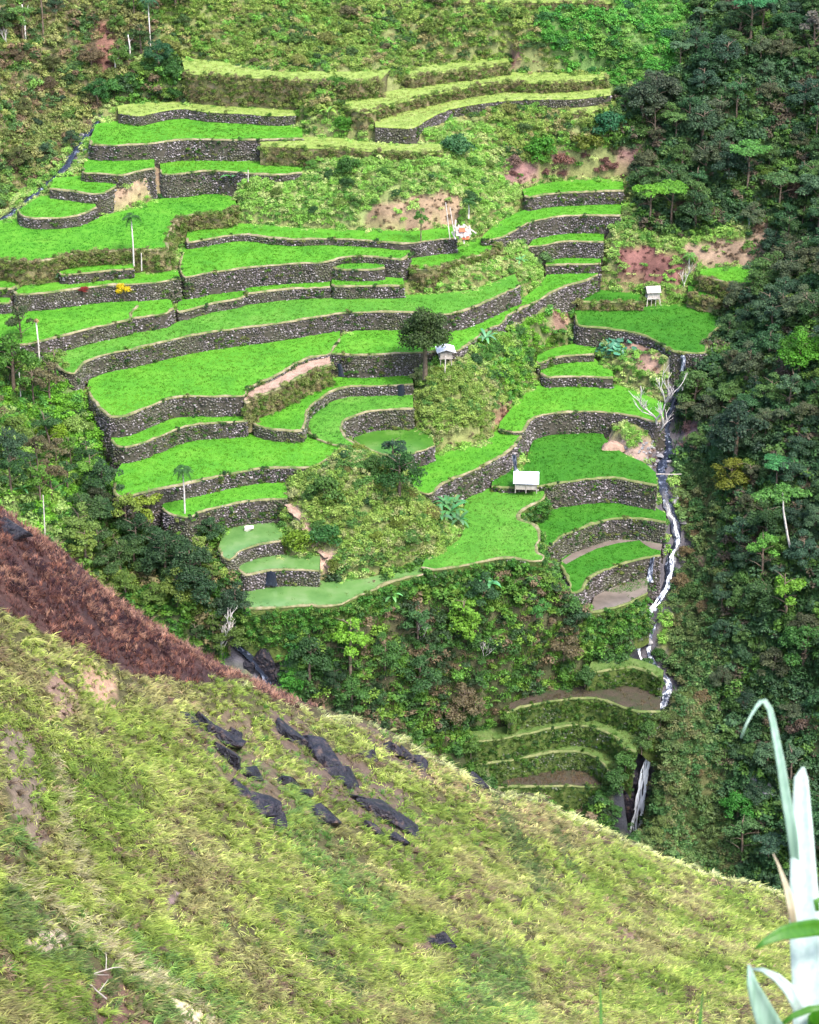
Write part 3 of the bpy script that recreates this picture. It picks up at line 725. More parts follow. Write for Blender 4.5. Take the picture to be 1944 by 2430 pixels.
def foliage(seed, blobs, n, size, fill=0.35, up=0.5, aspect=0.6, droop=0.2):
    """leaves spread through the volume of several lumps; blobs: (x, y, z, rx, ry, rz)"""
    r = np.random.default_rng(seed); B = np.array(blobs, float)
    w = (B[:, 3] * B[:, 4] + B[:, 3] * B[:, 5]); w /= w.sum()
    k = r.choice(len(B), n, p=w)
    d = r.normal(size=(n, 3)); d[:, 2] = np.where(d[:, 2] < -0.3, -d[:, 2], d[:, 2]); d /= np.linalg.norm(d, axis=1, keepdims=True)
    rad = 1 - fill * r.random(n) ** 1.5 + r.normal(0, 0.08, n)
    C = B[k, :3] + d * rad[:, None] * B[k, 3:6]
    Nn = d * 0.8 + r.normal(0, 0.55, (n, 3)) + np.array([0, 0, up])
    return leaf_quads(C, Nn, size, r, aspect, droop)

for i in range(3):
    proto(f'rice_tuft_{i}', blades(40 + i, 12, 0.17, 0.035, 0.2, 0.4, segs=2), M['rice_i'])
    proto(f'grass_tuft_{i}', blades(50 + i, 13, 0.22, 0.036, 0.08, 0.85, lean=(0.35, -0.2), segs=2, up=0.95), M['blade_i'])
    proto(f'rank_grass_{i}', blades(60 + i, 44, 0.62, 0.05, 0.4, 0.65, segs=2), M['blade_i'])
    proto(f'grass_lock_{i}', blades(150 + i, 10, 0.31, 0.036, 0.045, 0.9, lean=(0.75, -0.25), segs=3, up=0.85, fan=0.5), M['blade_i'])
    rr = np.random.default_rng(80 + i)
    bl = [(rr.normal(0, .28), rr.normal(0, .28), 0.25 + rr.uniform(0, .25), rr.uniform(.25, .45), rr.uniform(.25, .45), rr.uniform(.22, .4)) for _ in range(5)]
    proto(f'leafy_clump_{i}', mesh_np('clump', *foliage(70 + i, bl, 270, 0.078, 0.5)), M['leaf_i'])
    bl = [(rr.normal(0, .25), rr.normal(0, .25), 0.3 + rr.uniform(0, .35), rr.uniform(.2, .4), rr.uniform(.2, .4), rr.uniform(.2, .35)) for _ in range(4)]
    proto(f'broad_clump_{i}', mesh_np('clump', *foliage(90 + i, bl, 120, 0.125, 0.5, 0.9, 0.55, 0.5)), M['leaf_i'])
for i in range(2):
    proto(f'dry_tuft_{i}', blades(55 + i, 12, 0.30, 0.032, 0.12, 0.8, lean=(0.3, -0.2), segs=2), M['blade_i'])
G_RICE = scatter_group('rice_scatter', [f'rice_tuft_{i}' for i in range(3)])
G_GRASS = scatter_group('grass_scatter', [f'grass_tuft_{i}' for i in range(3)] + ['dry_tuft_0', 'dry_tuft_1'] + [f'grass_lock_{i}' for i in range(3)])
COVER = [f'leafy_clump_{i}' for i in range(3)] + [f'broad_clump_{i}' for i in range(3)] + [f'rank_grass_{i}' for i in range(3)]
G_COVER = scatter_group('cover_scatter', COVER)

# ---------- zones of the far valley (polygons in the 1725-wide view of the photograph) ----------
def Z(pts): return T(0, pts)
DIRT = [  # (polygon, colour, how much cover stays)
 (T(1, [(480,760),(520,720),(580,695),(640,688),(690,740),(705,790),(600,800),(540,850),(470,865),(430,830)]), (0.40,0.25,0.17), 0.25),
 (T(1, [(385,80),(430,75),(470,150),(505,240),(480,305),(430,290),(360,265),(340,190),(400,170)]), (0.22,0.10,0.075), 0.25),
 (T(1, [(1020,640),(1100,628),(1235,668),(1200,690),(1100,682),(1012,665)]), (0.28,0.13,0.11), 0.15),
 (T(2, [(440,215),(585,190),(580,290),(480,302)]), (0.24,0.12,0.10), 0.02),
 (T(2, [(415,700),(450,650),(620,680),(640,615),(735,615),(880,615),(990,600),(985,650),(960,745),(900,735),(740,725),(600,735),(500,765),(430,745)]), (0.26,0.13,0.12), 0.15),
 (T(4, [(-150,250),(-150,190),(-100,150),(0,125),(200,85),(262,130),(255,190),(230,245),(60,262),(0,255)]), (0.27,0.17,0.11), 0.12),
 (T(4, [(900,440),(895,330),(960,315),(1100,335),(1185,370),(1172,492),(1080,482),(1000,482),(920,475)]), (0.19,0.08,0.07), 0.16),
 (T(4, [(1170,330),(1300,285),(1450,285),(1480,200),(1565,180),(1490,420),(1240,412),(1185,400)]), (0.27,0.17,0.12), 0.35),
 (T(3, [(550,348),(680,338),(735,420),(620,412),(560,384)]), (0.36,0.22,0.17), 0.2),
 (T(3, [(30,390),(190,375),(205,420),(120,432),(60,445)]), (0.38,0.25,0.19), 0.3),
 (T(5, [(865,250),(1000,235),(1010,212),(1130,155),(1260,88),(1348,66),(1352,108),(1240,152),(1150,202),(1040,247),(980,297),(900,292)]), (0.40,0.26,0.19), 0.06),
 (T(7, [(478,90),(512,72),(592,160),(622,240),(695,285),(640,352),(600,332),(608,262),(558,182)]), (0.44,0.27,0.21), 0.0),
 (T(6, [(388,268),(485,290),(472,332),(402,372),(388,422)]), (0.30,0.16,0.11), 0.03),
 (T(6, [(190,378),(335,378),(325,432),(200,445)]), (0.34,0.22,0.16), 0.06),
 (T(6, [(815,442),(870,395),(920,390),(940,470),(1000,412),(1085,410),(1078,560),(1000,530),(930,500),(880,480)]), (0.36,0.23,0.19), 0.05),
 (T(6, [(1110,470),(1140,385),(1275,305),(1245,400),(1160,480),(1130,500)]), (0.30,0.17,0.17), 0.35),
 (T(4, [(880,690),(1000,695),(1075,755),(1085,845),(1000,842),(930,745)]), (0.30,0.17,0.13), 0.25),
 (T(4, [(620,540),(700,560),(720,650),(650,660),(620,600)]), (0.36,0.20,0.15), 0.2),
]
ROCKZ = [T(9, [(850,600),(900,540),(965,470),(1000,500),(985,640),(960,900),(840,900)]), T(8, [(955,560),(1000,495),(1080,480),(1075,600),(1060,760),(950,740)]), T(7, [(225,590),(300,600),(440,820),(330,820)])]
DIRT += [(pl, (0.030, 0.028, 0.034), 0.03) for pl in ROCKZ]
# palettes: leaf/grass tints (linear)
P_DARK = [((0.042,0.105,0.036),4),((0.055,0.115,0.05),3),((0.08,0.15,0.04),2.4),((0.11,0.09,0.06),1.2),((0.09,0.19,0.035),1.6)]
P_MIX = [((0.035,0.10,0.015),3),((0.07,0.15,0.02),3),((0.11,0.16,0.03),2),((0.025,0.055,0.018),2),((0.15,0.13,0.06),1)]
P_BRIGHT = [((0.09,0.22,0.02),3),((0.06,0.17,0.03),2),((0.14,0.24,0.04),2),((0.17,0.25,0.07),1.4),((0.03,0.08,0.02),0.8)]
P_OLIVE = [((0.10,0.16,0.03),3),((0.145,0.195,0.045),3),((0.065,0.12,0.02),2),((0.18,0.165,0.07),1.1),((0.03,0.065,0.02),1.2),((0.085,0.19,0.03),2)]
P_BROWN = [((0.11,0.14,0.04),3),((0.16,0.165,0.06),2),((0.14,0.10,0.06),1.1),((0.05,0.10,0.03),2.2),((0.08,0.155,0.03),1.8),((0.18,0.20,0.06),1.2)]
P_PALE = [((0.16,0.26,0.06),3),((0.12,0.24,0.04),3),((0.23,0.28,0.10),2),((0.07,0.165,0.03),1.6)]
P_LUSH = [((0.06,0.22,0.03),3),((0.09,0.26,0.04),3),((0.13,0.25,0.05),2),((0.035,0.12,0.03),1)]
P_CLIFF = [((0.03,0.075,0.018),3),((0.055,0.13,0.02),3),((0.09,0.16,0.025),2),((0.10,0.075,0.045),1.3),((0.02,0.04,0.016),2)]
P_KNOLL = [((0.14,0.195,0.045),3),((0.10,0.165,0.03),3),((0.18,0.195,0.08),2),((0.05,0.115,0.025),1.8)]
P_BANK = [((0.08,0.12,0.04),3),((0.05,0.10,0.03),3),((0.11,0.12,0.05),2),((0.04,0.10,0.03),2),((0.09,0.16,0.05),1)]
for _p, _k in ((P_MIX, 1.4), (P_BRIGHT, 1.5), (P_OLIVE, 1.75), (P_BROWN, 1.6), (P_PALE, 1.65), (P_LUSH, 1.25), (P_CLIFF, 1.7), (P_KNOLL, 1.75), (P_BANK, 1.45)):
    _p[:] = [(tuple(min(c * _k, 0.6) for c in col), w) for col, w in _p]
# name, polygon, palette, ground colour, clumps per m2, share of grass clumps, size
ZONES = [
 ('bank', Z([(1425,990),(1460,960),(1520,1010),(1530,1150),(1510,1350),(1520,1600),(1560,1800),(1500,1900),(1330,1800),(1370,1600),(1400,1400),(1420,1200)]), P_BANK, (0.07,0.075,0.03), 2.3, 0.6, 0.95),
 ('forest', Z([(1480,-60),(1420,150),(1290,200),(1300,330),(1330,350),(1345,480),(1450,505),(1590,460),(1560,540),(1610,600),(1500,640),(1515,700),(1490,760),(1420,830),(1415,940),(1425,1000),(1440,1200),(1390,1560),(1330,1790),(1700,2000),(2400,2000),(2400,-60)]), P_DARK, (0.05,0.07,0.03), 3.2, 0.15, 1.2),
 ('lushtop', Z([(1130,-60),(1130,60),(1180,140),(1290,190),(1420,150),(1480,-60)]), P_LUSH, (0.08,0.14,0.04), 2.2, 0.45, 0.95),
 ('fernfall', Z([(525,1275),(610,1268),(650,1400),(640,1480),(590,1450),(545,1350)]), P_LUSH, (0.06,0.12,0.03), 4.0, 0.5, 0.8),
 ('cliff', Z([(500,1285),(880,1200),(1190,1160),(1240,1280),(1340,1290),(1340,1400),(1000,1500),(960,1580),(900,1620),(520,1460)]), P_CLIFF, (0.06,0.06,0.03), 2.7, 0.25, 1.05),
 ('gorge', Z([(900,1480),(1400,1380),(1400,1800),(1000,1800)]), P_CLIFF, (0.06,0.07,0.03), 2.6, 0.35, 0.95),
 ('leftwood', Z([(230,1040),(440,1100),(520,1270),(510,1480),(300,1400),(130,1180)]), P_MIX, (0.06,0.075,0.03), 2.5, 0.2, 1.05),
 ('leftslope', Z([(-300,640),(60,700),(150,800),(235,900),(250,1050),(450,1110),(480,1200),(200,1200),(-300,1100)]), P_BRIGHT, (0.10,0.14,0.05), 2.5, 0.35, 1.0),
 ('upleft', Z([(-400,-60),(330,-60),(330,90),(240,180),(200,250),(110,370),(0,440),(-400,500)]), P_BROWN, (0.13,0.115,0.06), 2.3, 0.35, 1.0),
 ('hedge', Z([(200,170),(330,130),(420,150),(560,190),(620,220),(200,225)]), P_CLIFF, (0.06,0.08,0.03), 2.8, 0.1, 1.05),
 ('upper', Z([(240,-60),(1130,-60),(1300,200),(1300,330),(1060,340),(1020,250),(600,240),(330,140)]), P_OLIVE, (0.14,0.16,0.06), 2.8, 0.6, 0.8),
 ('mid', Z([(480,300),(1100,330),(1080,420),(950,470),(480,470),(480,380)]), P_PALE, (0.18,0.22,0.08), 3.2, 0.8, 0.7),
 ('knoll', Z([(860,790),(1000,770),(1060,830),(1060,930),(860,940)]), P_KNOLL, (0.15,0.17,0.06), 3.6, 1.0, 0.75),
 ('shrubknoll', Z([(630,950),(740,930),(880,960),(940,1080),(930,1180),(700,1200),(580,1100)]), P_KNOLL, (0.14,0.16,0.06), 3.6, 0.85, 0.8),
 ('slope17', Z([(960,740),(1040,680),(1180,590),(1220,640),(1200,700),(1140,760),(1080,860),(1000,800)]), P_BRIGHT, (0.13,0.15,0.06), 2.8, 0.45, 0.85),
]
DEFZ = ('between', None, P_PALE, (0.15,0.16,0.06), 2.6, 0.6, 0.72)

def zone_of(PX):
    z = np.full(len(PX), len(ZONES))
    for i in range(len(ZONES) - 1, -1, -1): z[inside(ZONES[i][1], PX)] = i
    return z
ZL = ZONES + [DEFZ]

# ---------- the hillside ----------
Pg = np.stack([GP[:, 0], GP[:, 1], GZ], -1)
PXg = project(Pg) + (np.stack([vnoise(GP, 2.5, 5), vnoise(GP, 2.5, 6)], -1) - 0.5) * 26
zg = zone_of(PXg)
Cg = np.array([ZL[i][3] for i in zg])
for poly, c, _ in DIRT:
    m = inside(poly, PXg); Cg[m] = np.array(c) * np.array([0.72, 0.82, 0.82]) * (0.35 + 1.1 * vnoise(GP[m], 1.7, 9))[:, None]
for S, wd in ((SR, 1.7), (SM, 1.2), (SL, 1.3), (FL, 1.6)):
    m = seg_dist(S[:, :2], GP, closed=False) < wd
    Cg[m] = np.array((0.075, 0.07, 0.08))
nx_, ny_ = len(gx), len(gy)
ii = np.arange(nx_ * ny_).reshape(ny_, nx_)
Fg = np.stack([ii[:-1, :-1], ii[:-1, 1:], ii[1:, 1:], ii[1:, :-1]], -1).reshape(-1, 4)
hs = link('hillside', mesh_np('hillside', Pg, Fg, Cg, True), M['ground'])
tag(hs, 'steep green valley side carrying the rice terraces', None, None, 'structure')

# ---------- terraces ----------
def normals(ch):
    d = np.gradient(ch, axis=0); d /= np.linalg.norm(d, axis=1, keepdims=True) + 1e-9
    return np.stack([d[:, 1], -d[:, 0]], -1)
def below(P, z, skip):
    """height of the first surface under points just outside a terrace edge"""
    h = ground(P[:, 0], P[:, 1])
    for k2, t2 in TERR.items():
        if k2 == skip or t2['z'] > z - 0.1: continue
        lo, hi = t2['poly'].min(0), t2['poly'].max(0)
        if hi[0] < P[:, 0].min() or lo[0] > P[:, 0].max() or hi[1] < P[:, 1].min() or lo[1] > P[:, 1].max(): continue
        m = inside(t2['poly'], P); h[m] = np.maximum(h[m], t2['z'])
    return h
RICE_T = {'rice': (0.072,0.265,0.016), 'rice2': (0.070,0.235,0.022), 'deep': (0.034,0.162,0.009), 'muddy': (0.13,0.24,0.06), 'flooded': (0.05,0.21,0.03), 'pond': (0.05,0.2,0.02),
          'dirt': (0.2,0.2,0.07), 'fallow': (0.23,0.31,0.085), 'grassy': (0.12,0.19,0.05), 'drymud': (0.15,0.13,0.07)}
RICE_D = {'dirt': 0.5, 'rice': 8.0, 'rice2': 7.0, 'deep': 7.0, 'muddy': 0.9, 'flooded': 1.8, 'pond': 0.5, 'fallow': 4.5, 'grassy': 6, 'drymud': 7.0}
bundP, bundC, weedP, weedN, weedK = [], [], [], [], []
NAMES = {'dirt': 'earth_path', 'fallow': 'fallow_terrace', 'grassy': 'overgrown_terrace', 'drymud': 'overgrown_terrace', 'pond': 'pond_terrace'}
GROUPS = {'dirt': 'bare earth ledges', 'fallow': 'fallow upper terraces', 'grassy': 'abandoned lower terraces', 'drymud': 'abandoned lower terraces'}
for ki, k in enumerate(KEYS):
    t = TERR[k]; f, z, crop, wl = t['front'], t['z'], t['crop'], t['wall']
    r = np.random.default_rng(100 + ki)
    c0 = f.mean(0)
    root = empty(NAMES.get(crop, 'rice_terrace'), (c0[0], c0[1], z))
    tag(root, t['label'], 'path' if crop == 'dirt' else 'terrace', GROUPS.get(crop, 'rice terraces of the valley'))
    O = np.array([c0[0], c0[1], z])
    poly = t['poly']; n = len(poly); nf = len(f)
    me = bpy.data.meshes.new('paddy')
    me.from_pydata([tuple(np.array([p[0], p[1], z]) - O) for p in poly], [], [tuple(range(n))]); me.update()
    link('paddy', me, M[crop], root)
    # wall round the edge
    nn = normals(f)
    dep = np.clip(z - below(f + nn * 0.7, z, k), 0.35, 5.0)
    dep = np.convolve(np.pad(dep, 2, mode='edge'), np.ones(5) / 5, 'valid')
    bt = 0.10
    V, F = [], []
    lv = (-0.03, 0.35, 0.7, 1.0)
    for q in lv:
        for i in range(nf):
            dd = 0.03 if q < 0 else (dep[i] + 0.9) * q
            jit = r.normal(0, 0.04) if 0 < q < 1 else 0
            V.append(np.array([f[i, 0] + nn[i, 0] * (bt * dd + jit), f[i, 1] + nn[i, 1] * (bt * dd + jit), z - dd]) - O)
    for a in range(len(lv) - 1):
        for i in range(nf - 1): F.append((a*nf+i, (a+1)*nf+i, (a+1)*nf+i+1, a*nf+i+1))
    b0 = len(V)                               # plain sides and back, buried in the slope
    rest = np.vstack([f[-1:], poly[nf:], f[:1]])
    for q in (0.03, 2.2):
        for p in rest: V.append(np.array([p[0], p[1], z - q]) - O)
    m_ = len(rest)
    F += [(b0+i, b0+m_+i, b0+m_+i+1, b0+i+1) for i in range(m_ - 1)]
    wname = {'stone': 'stone_wall', 'mossy': 'mossy_wall', 'earth': 'earth_bank'}[wl]
    wo = link(wname, mesh_np(wname, np.array(V), np.array(F)), M[{'stone': 'wall_core', 'mossy': 'wall_mossy', 'earth': 'wall_earth'}[wl]], root)
    # stones
    seg = np.linalg.norm(np.diff(f, axis=0), axis=1); S = np.concatenate([[0], np.cumsum(seg)]); L = S[-1]
    def onf(s):
        s = np.clip(s, 0, L); i = np.clip(np.searchsorted(S, s) - 1, 0, nf - 2); a = (s - S[i]) / (seg[i] + 1e-9)
        p = f[i] * (1 - a)[:, None] + f[i+1] * a[:, None]; q = nn[i] * (1 - a)[:, None] + nn[i+1] * a[:, None]
        q /= np.linalg.norm(q, axis=1, keepdims=True) + 1e-9
        return p, q, dep[i] * (1 - a) + dep[i+1] * a
    if wl in ('stone', 'mossy'):
        ss, vv, ww, hh = [], [], [], []
        v = 0.12
        while v < dep.max():
            rowh = r.uniform(0.13, 0.24); s = r.uniform(0, 0.3)
            while s < L:
                w = r.uniform(0.13, 0.40); ss.append(s + w / 2); vv.append(v + rowh / 2 + r.normal(0, 0.05)); ww.append(w); hh.append(rowh); s += w
            v += rowh
        ss, vv, ww, hh = map(np.array, (ss, vv, ww, hh))
        patch = vnoise(np.stack([ss, vv * 2.2 + ki * 13], -1), 2.6, 21)
        p, q, d = onf(ss)
        keepp = (vv < d + 0.15) & (r.random(len(ss)) < (np.clip((patch - 0.30) * 6, 0.38, 0.97) if wl == 'stone' else np.clip((patch - 0.56) * 6, 0.02, 0.6)))
        ss, vv, ww, hh, p, q, patch = ss[keepp], vv[keepp], ww[keepp], hh[keepp], p[keepp], q[keepp], patch[keepp]
        m = len(ss)
        if m:
            tg = np.stack([-q[:, 1], q[:, 0], np.zeros(m)], -1); q3 = np.stack([q[:, 0], q[:, 1], np.full(m, 0.1)], -1)
            c = np.stack([p[:, 0] + q[:, 0] * bt * vv, p[:, 1] + q[:, 1] * bt * vv, z - vv], -1) - O
            pro = r.uniform(0.04, 0.16, m)[:, None]
            Vs = np.zeros((m, 8, 3)); an = r.normal(0, 0.4, (m, 1)); ct, st = np.cos(an), np.sin(an)
            for j, (a, b) in enumerate(((-1, -1), (1, -1), (1, 1), (-1, 1))):
                sx0 = a * ww[:, None] * r.uniform(0.28, 0.52, (m, 1)); sz0 = b * hh[:, None] * r.uniform(0.28, 0.56, (m, 1)); sx = sx0 * ct - sz0 * st; sz = sx0 * st + sz0 * ct
                Vs[:, j] = c + tg * sx - q3 * 0.1; Vs[:, j, 2] += sz[:, 0]
                sh = r.uniform(0.55, 0.9, (m, 1))
                Vs[:, j+4] = c + tg * sx * sh + q3 * pro * r.uniform(0.7, 1.2, (m, 1)); Vs[:, j+4, 2] += (sz * sh)[:, 0]
            Fq = np.array([(4,5,6,7),(0,1,5,4),(1,2,6,5),(2,3,7,6),(3,0,4,7)])
            Fs = (np.arange(m)[:, None, None] * 8 + Fq[None]).reshape(-1, 4)
            tone = r.choice(4, m, p=[0.36, 0.28, 0.13, 0.23])
            base = np.array([(0.085,0.074,0.075),(0.135,0.118,0.122),(0.27,0.24,0.255),(0.045,0.045,0.03)])[tone] * r.uniform(0.75, 1.25, (m, 1))
            ms = np.clip((vnoise(np.stack([ss, vv * 1.5 + ki * 31], -1), 3.5, 23) - 0.45) * 4, 0, 0.8)[:, None]
            base = (base * (1 - ms) + (base * 0.35 + np.array((0.045, 0.055, 0.018))) * ms) * 1.0
            if wl == 'mossy': base = base * 0.45 + np.array((0.03, 0.05, 0.012))
            so = link('wall_stones', mesh_np('wall_stones', Vs.reshape(-1, 3), Fs, np.repeat(base, 8, 0)), M['stone'], wo)
            so['kind'] = 'stuff'
    # bund
    Vb, Fb = [], []
    bw = vnoise(np.stack([np.arange(nf) * 0.55, np.full(nf, ki * 7.0)], -1), 2.2, 25)
    hb = 0.02 + 0.09 * bw; wb = np.clip((bw - 0.3) * 0.5, 0.0, 0.3) + r.uniform(0.0, 0.08, nf)
    for i in range(nf):
        for off, dz in ((0.07, -0.10), (0.05, hb[i]), (-wb[i], hb[i] * 0.9), (-wb[i] - 0.12, -0.05)):
            Vb.append(np.array([f[i, 0] + nn[i, 0] * off, f[i, 1] + nn[i, 1] * off, z + dz]) - O)
    for i in range(nf - 1):
        for j in range(3): Fb.append((i*4+j, (i+1)*4+j, (i+1)*4+j+1, i*4+j+1))
    link('bund', mesh_np('bund', np.array(Vb), np.array(Fb), None, True), M['fallow' if crop == 'fallow' else 'bund_moss' if crop in ('deep', 'grassy', 'drymud', 'pond') else 'bund'], root)
    # tufts along the bund and weeds on the wall, gathered for the scatters below
    nb = int(L * 2.6); p, q, d = onf(r.uniform(0, L, nb)); off = r.uniform(-0.3, 0.1, nb)[:, None]
    bundP.append(np.column_stack([p + q * off, np.full(nb, z + 0.1)]))
    bc = np.array([(0.17,0.24,0.06),(0.11,0.21,0.035),(0.25,0.23,0.11)]) if crop not in ('deep', 'grassy', 'drymud', 'pond') else np.array([(0.12,0.17,0.045),(0.09,0.15,0.035),(0.18,0.19,0.075)])
    bundC.append(bc[r.integers(0, 3, nb)])
    dw = {'stone': 5.0, 'mossy': 10.0, 'earth': 9.0}[wl]
    nw = int(L * dep.mean() * dw)
    if nw:
        s = r.uniform(0, L, nw); p, q, d = onf(s); v = r.random(nw) * (d + 0.1) * (0.8 if k in ('p37', 'p38', 'p41') else 1.0) + (0.55 if k in ('p37', 'p38', 'p41') else 0.0)
        pt = vnoise(np.stack([s, v + ki * 13], -1), 3.0, 31); kp = r.random(nw) < (np.clip((pt - 0.45) * 5, 0.06, 1) if wl == 'stone' else 1)
        weedP.append(np.column_stack([p + q * (bt * v)[:, None], z - v])[kp]); weedN.append(q[kp]); weedK.append(np.full(kp.sum(), 3 if k in ('p37', 'p38', 'p41') else {'stone': 0, 'mossy': 1, 'earth': 2}[wl]))
    # rice
    vis = np.vstack([f, t['back'][::-1]])
    lo, hi = vis.min(0), vis.max(0); area = (hi - lo).prod()
    cnt = int(area * RICE_D[crop]); Q = r.uniform(lo, hi, (cnt, 2))
    Q = Q[inside(vis, Q)]; Q = Q[seg_dist(f, Q, closed=False) > 0.35]
    if crop in ('flooded', 'pond', 'muddy') and len(Q): Q = Q[vnoise(Q, 4.0, 41) > 0.42]
    if k == 'p40':                            # open water along the back wall
        for wpx in ([(668,314),(720,278),(800,238),(900,223),(985,229),(900,240),(815,262),(740,298),(690,326)], [(990,228),(1083,243),(1078,270),(1040,262),(1010,245)]):
            wp_ = at_drop(T(8, wpx), CAM[2] - z)[:, :2]; Q = Q[~inside(wp_, Q)]
            me = bpy.data.meshes.new('open_water'); me.from_pydata([(a - c0[0], b - c0[1], 0.012) for a, b in wp_], [], [tuple(range(len(wp_)))]); me.update(); link('open_water', me, M['pond'], root)
    if k == 'd59' and len(Q): Q = Q[(r.random(len(Q)) < np.where(Q[:, 0] < lo[0] + 0.55 * (hi[0] - lo[0]), 1.0, 0.12))]
    if k == 'p41':                            # a corner of rice in the pond
        rp_ = at_drop(T(8, [(862,440),(930,396),(1022,380),(1022,415),(950,440)]), CAM[2] - z)[:, :2]; Q = np.vstack([Q, (lambda q: q[inside(rp_, q)])(r.uniform(rp_.min(0), rp_.max(0), (400, 2)))])
    if len(Q):
        m = len(Q); base = np.array(RICE_T[crop]) * 0.82
        ti = base * (0.58 + 0.84 * vnoise(Q, 4.0, 51)[:, None]) * r.uniform(0.85, 1.15, (m, 1))
        if crop in ('rice', 'rice2'): ti = ti * r.uniform(0.86, 1.12) * np.array([r.uniform(0.8, 1.35), 1.0, r.uniform(0.8, 1.5)])
        yl = np.clip((vnoise(Q, 7.0, 61) - 0.42) * 2.6, 0, 0.75)[:, None]
        ti = ti * (1 - yl) + ti * np.array((1.5, 1.08, 1.2)) * yl
        ro = np.column_stack([r.normal(0, 0.12, m), r.normal(0, 0.12, m), r.uniform(0, 6.28, m)])
        hsc = 1.0 if crop in ('rice', 'rice2', 'deep') else 2.0 if crop in ('grassy', 'drymud') else 1.1 if crop == 'fallow' else 0.8
        sc = r.uniform(0.8, 1.25, (m, 1)) * np.array([1.0, 1.0, hsc])
        o = scatter({'dirt': 'grass', 'fallow': 'grass', 'grassy': 'grass', 'drymud': 'grass'}.get(crop, 'rice_plants'), np.column_stack([Q - c0, np.full(m, -0.03)]), ro, sc, r.integers(0, 3, m), ti, G_RICE, root)

bp = np.vstack(bundP); m = len(bp)
o = scatter('bund_grass', bp, np.column_stack([RNG.normal(0, .3, m), RNG.normal(0, .3, m), RNG.uniform(0, 6.28, m)]), np.full((m, 3), 1.0) * RNG.uniform(0.3, 0.7, (m, 1)), RNG.integers(0, 3, m), 0.82 * np.vstack(bundC) * RNG.uniform(0.8, 1.2, (m, 1)), G_RICE)
tag(o, 'short pale grass growing along the paddy edges', 'grass')
wp, wn, wk = np.vstack(weedP), np.vstack(weedN), np.concatenate(weedK); m = len(wp)
pal = [np.array([(0.05,0.13,0.02),(0.08,0.17,0.02),(0.13,0.16,0.04),(0.03,0.08,0.02)]), np.array([(0.045,0.11,0.014),(0.075,0.15,0.02),(0.03,0.08,0.015),(0.10,0.16,0.035)]), np.array([(0.16,0.21,0.05),(0.21,0.23,0.08),(0.10,0.18,0.03),(0.19,0.16,0.08)]), np.array([(0.05,0.17,0.025),(0.08,0.22,0.03),(0.035,0.10,0.02),(0.12,0.21,0.04)])]
wt = np.array([pal[a][RNG.integers(0, 4)] for a in wk]) * RNG.uniform(0.75, 1.25, (m, 1))
wv = np.where(RNG.random(m) < np.where(wk == 2, 0.6, 0.2), RNG.integers(6, 9, m), RNG.integers(0, 6, m))
ws = RNG.uniform(0.35, 0.75, m) * np.array([0.9, 0.95, 1.3, 1.5])[wk]
o = scatter('wall_weeds', wp + np.column_stack([wn * -0.05, np.full(m, -0.15)]), np.column_stack([RNG.normal(0, .2, m), RNG.normal(0, .2, m), RNG.uniform(0, 6.28, m)]), ws[:, None] * np.ones((1, 3)), wv, wt, G_COVER)
tag(o, 'weeds and small ferns rooted in the terrace walls', 'weeds')

# ---------- ground cover on the slopes ----------
def keep_clear(P, pad=0.35):
    ok = np.ones(len(P), bool)
    for k in KEYS:
        t = TERR[k]; lo, hi = t['poly'].min(0) - 1, t['poly'].max(0) + 1
        m = np.where((P[:, 0] > lo[0]) & (P[:, 0] < hi[0]) & (P[:, 1] > lo[1]) & (P[:, 1] < hi[1]))[0]
        if not len(m): continue
        vis = np.vstack([t['front'], t['back'][::-1]])
        bad = inside(vis, P[m]) | (seg_dist(vis, P[m]) < pad)
        ok[m[bad & (ground(P[m][:, 0], P[m][:, 1]) < t['z'] + 0.4)]] = False
    for S, wd in ((SR, 0.9), (SM, 0.5), (SL, 0.5), (FL, 1.0)): ok &= seg_dist(S[:, :2], P, closed=False) > wd
    return ok
def in_view(PX, mg=160): return (PX[:, 0] > -mg) & (PX[:, 0] < 1944 + mg) & (PX[:, 1] > -mg) & (PX[:, 1] < 2230)
_gy, _gx = np.gradient(GZ2, GS); _ar = GS * GS * np.sqrt(1 + _gx ** 2 + _gy ** 2).ravel()
_cpx = project(Pg); _ar = np.where(in_view(_cpx), _ar, 0) * (GP[:, 1] < 322)
dens0 = 9.0; _cnt = RNG.poisson(np.minimum(_ar * dens0, 60))
Q = np.repeat(GP, _cnt, 0) + RNG.uniform(-GS / 2, GS / 2, (_cnt.sum(), 2))
zq = ground(Q[:, 0], Q[:, 1]); PX = project(np.column_stack([Q, zq]))
m = in_view(PX); Q, zq, PX = Q[m], zq[m], PX[m]
m = keep_clear(Q); Q, zq, PX = Q[m], zq[m], PX[m]
PXn = PX + (np.stack([vnoise(Q, 2.5, 5), vnoise(Q, 2.5, 6)], -1) - 0.5) * 40
zi = zone_of(PXn)
dens = np.array([ZL[i][4] for i in zi])
patch = vnoise(Q, 6.0, 71)
pr = dens * 1.55 / dens0 * (0.6 + 0.8 * vnoise(Q, 3.0, 72))
dirtc = np.zeros((len(Q), 3))
for poly, c, kf in DIRT:
    _i = inside(poly, PX); dirtc[_i] = c; pr[_i] = np.minimum(pr[_i], pr[_i] * kf * 0.6 + (0.16 if kf > 0.005 and max(c) > 0.1 else 0.0))
kp = RNG.random(len(Q)) < pr
Q, zq, zi, patch, dirtc = Q[kp], zq[kp], zi[kp], patch[kp], dirtc[kp]; m = len(Q)
tint = np.zeros((m, 3)); vi = np.zeros(m, int); size = np.zeros(m)
pn = vnoise(Q, 3.2, 77, 2)
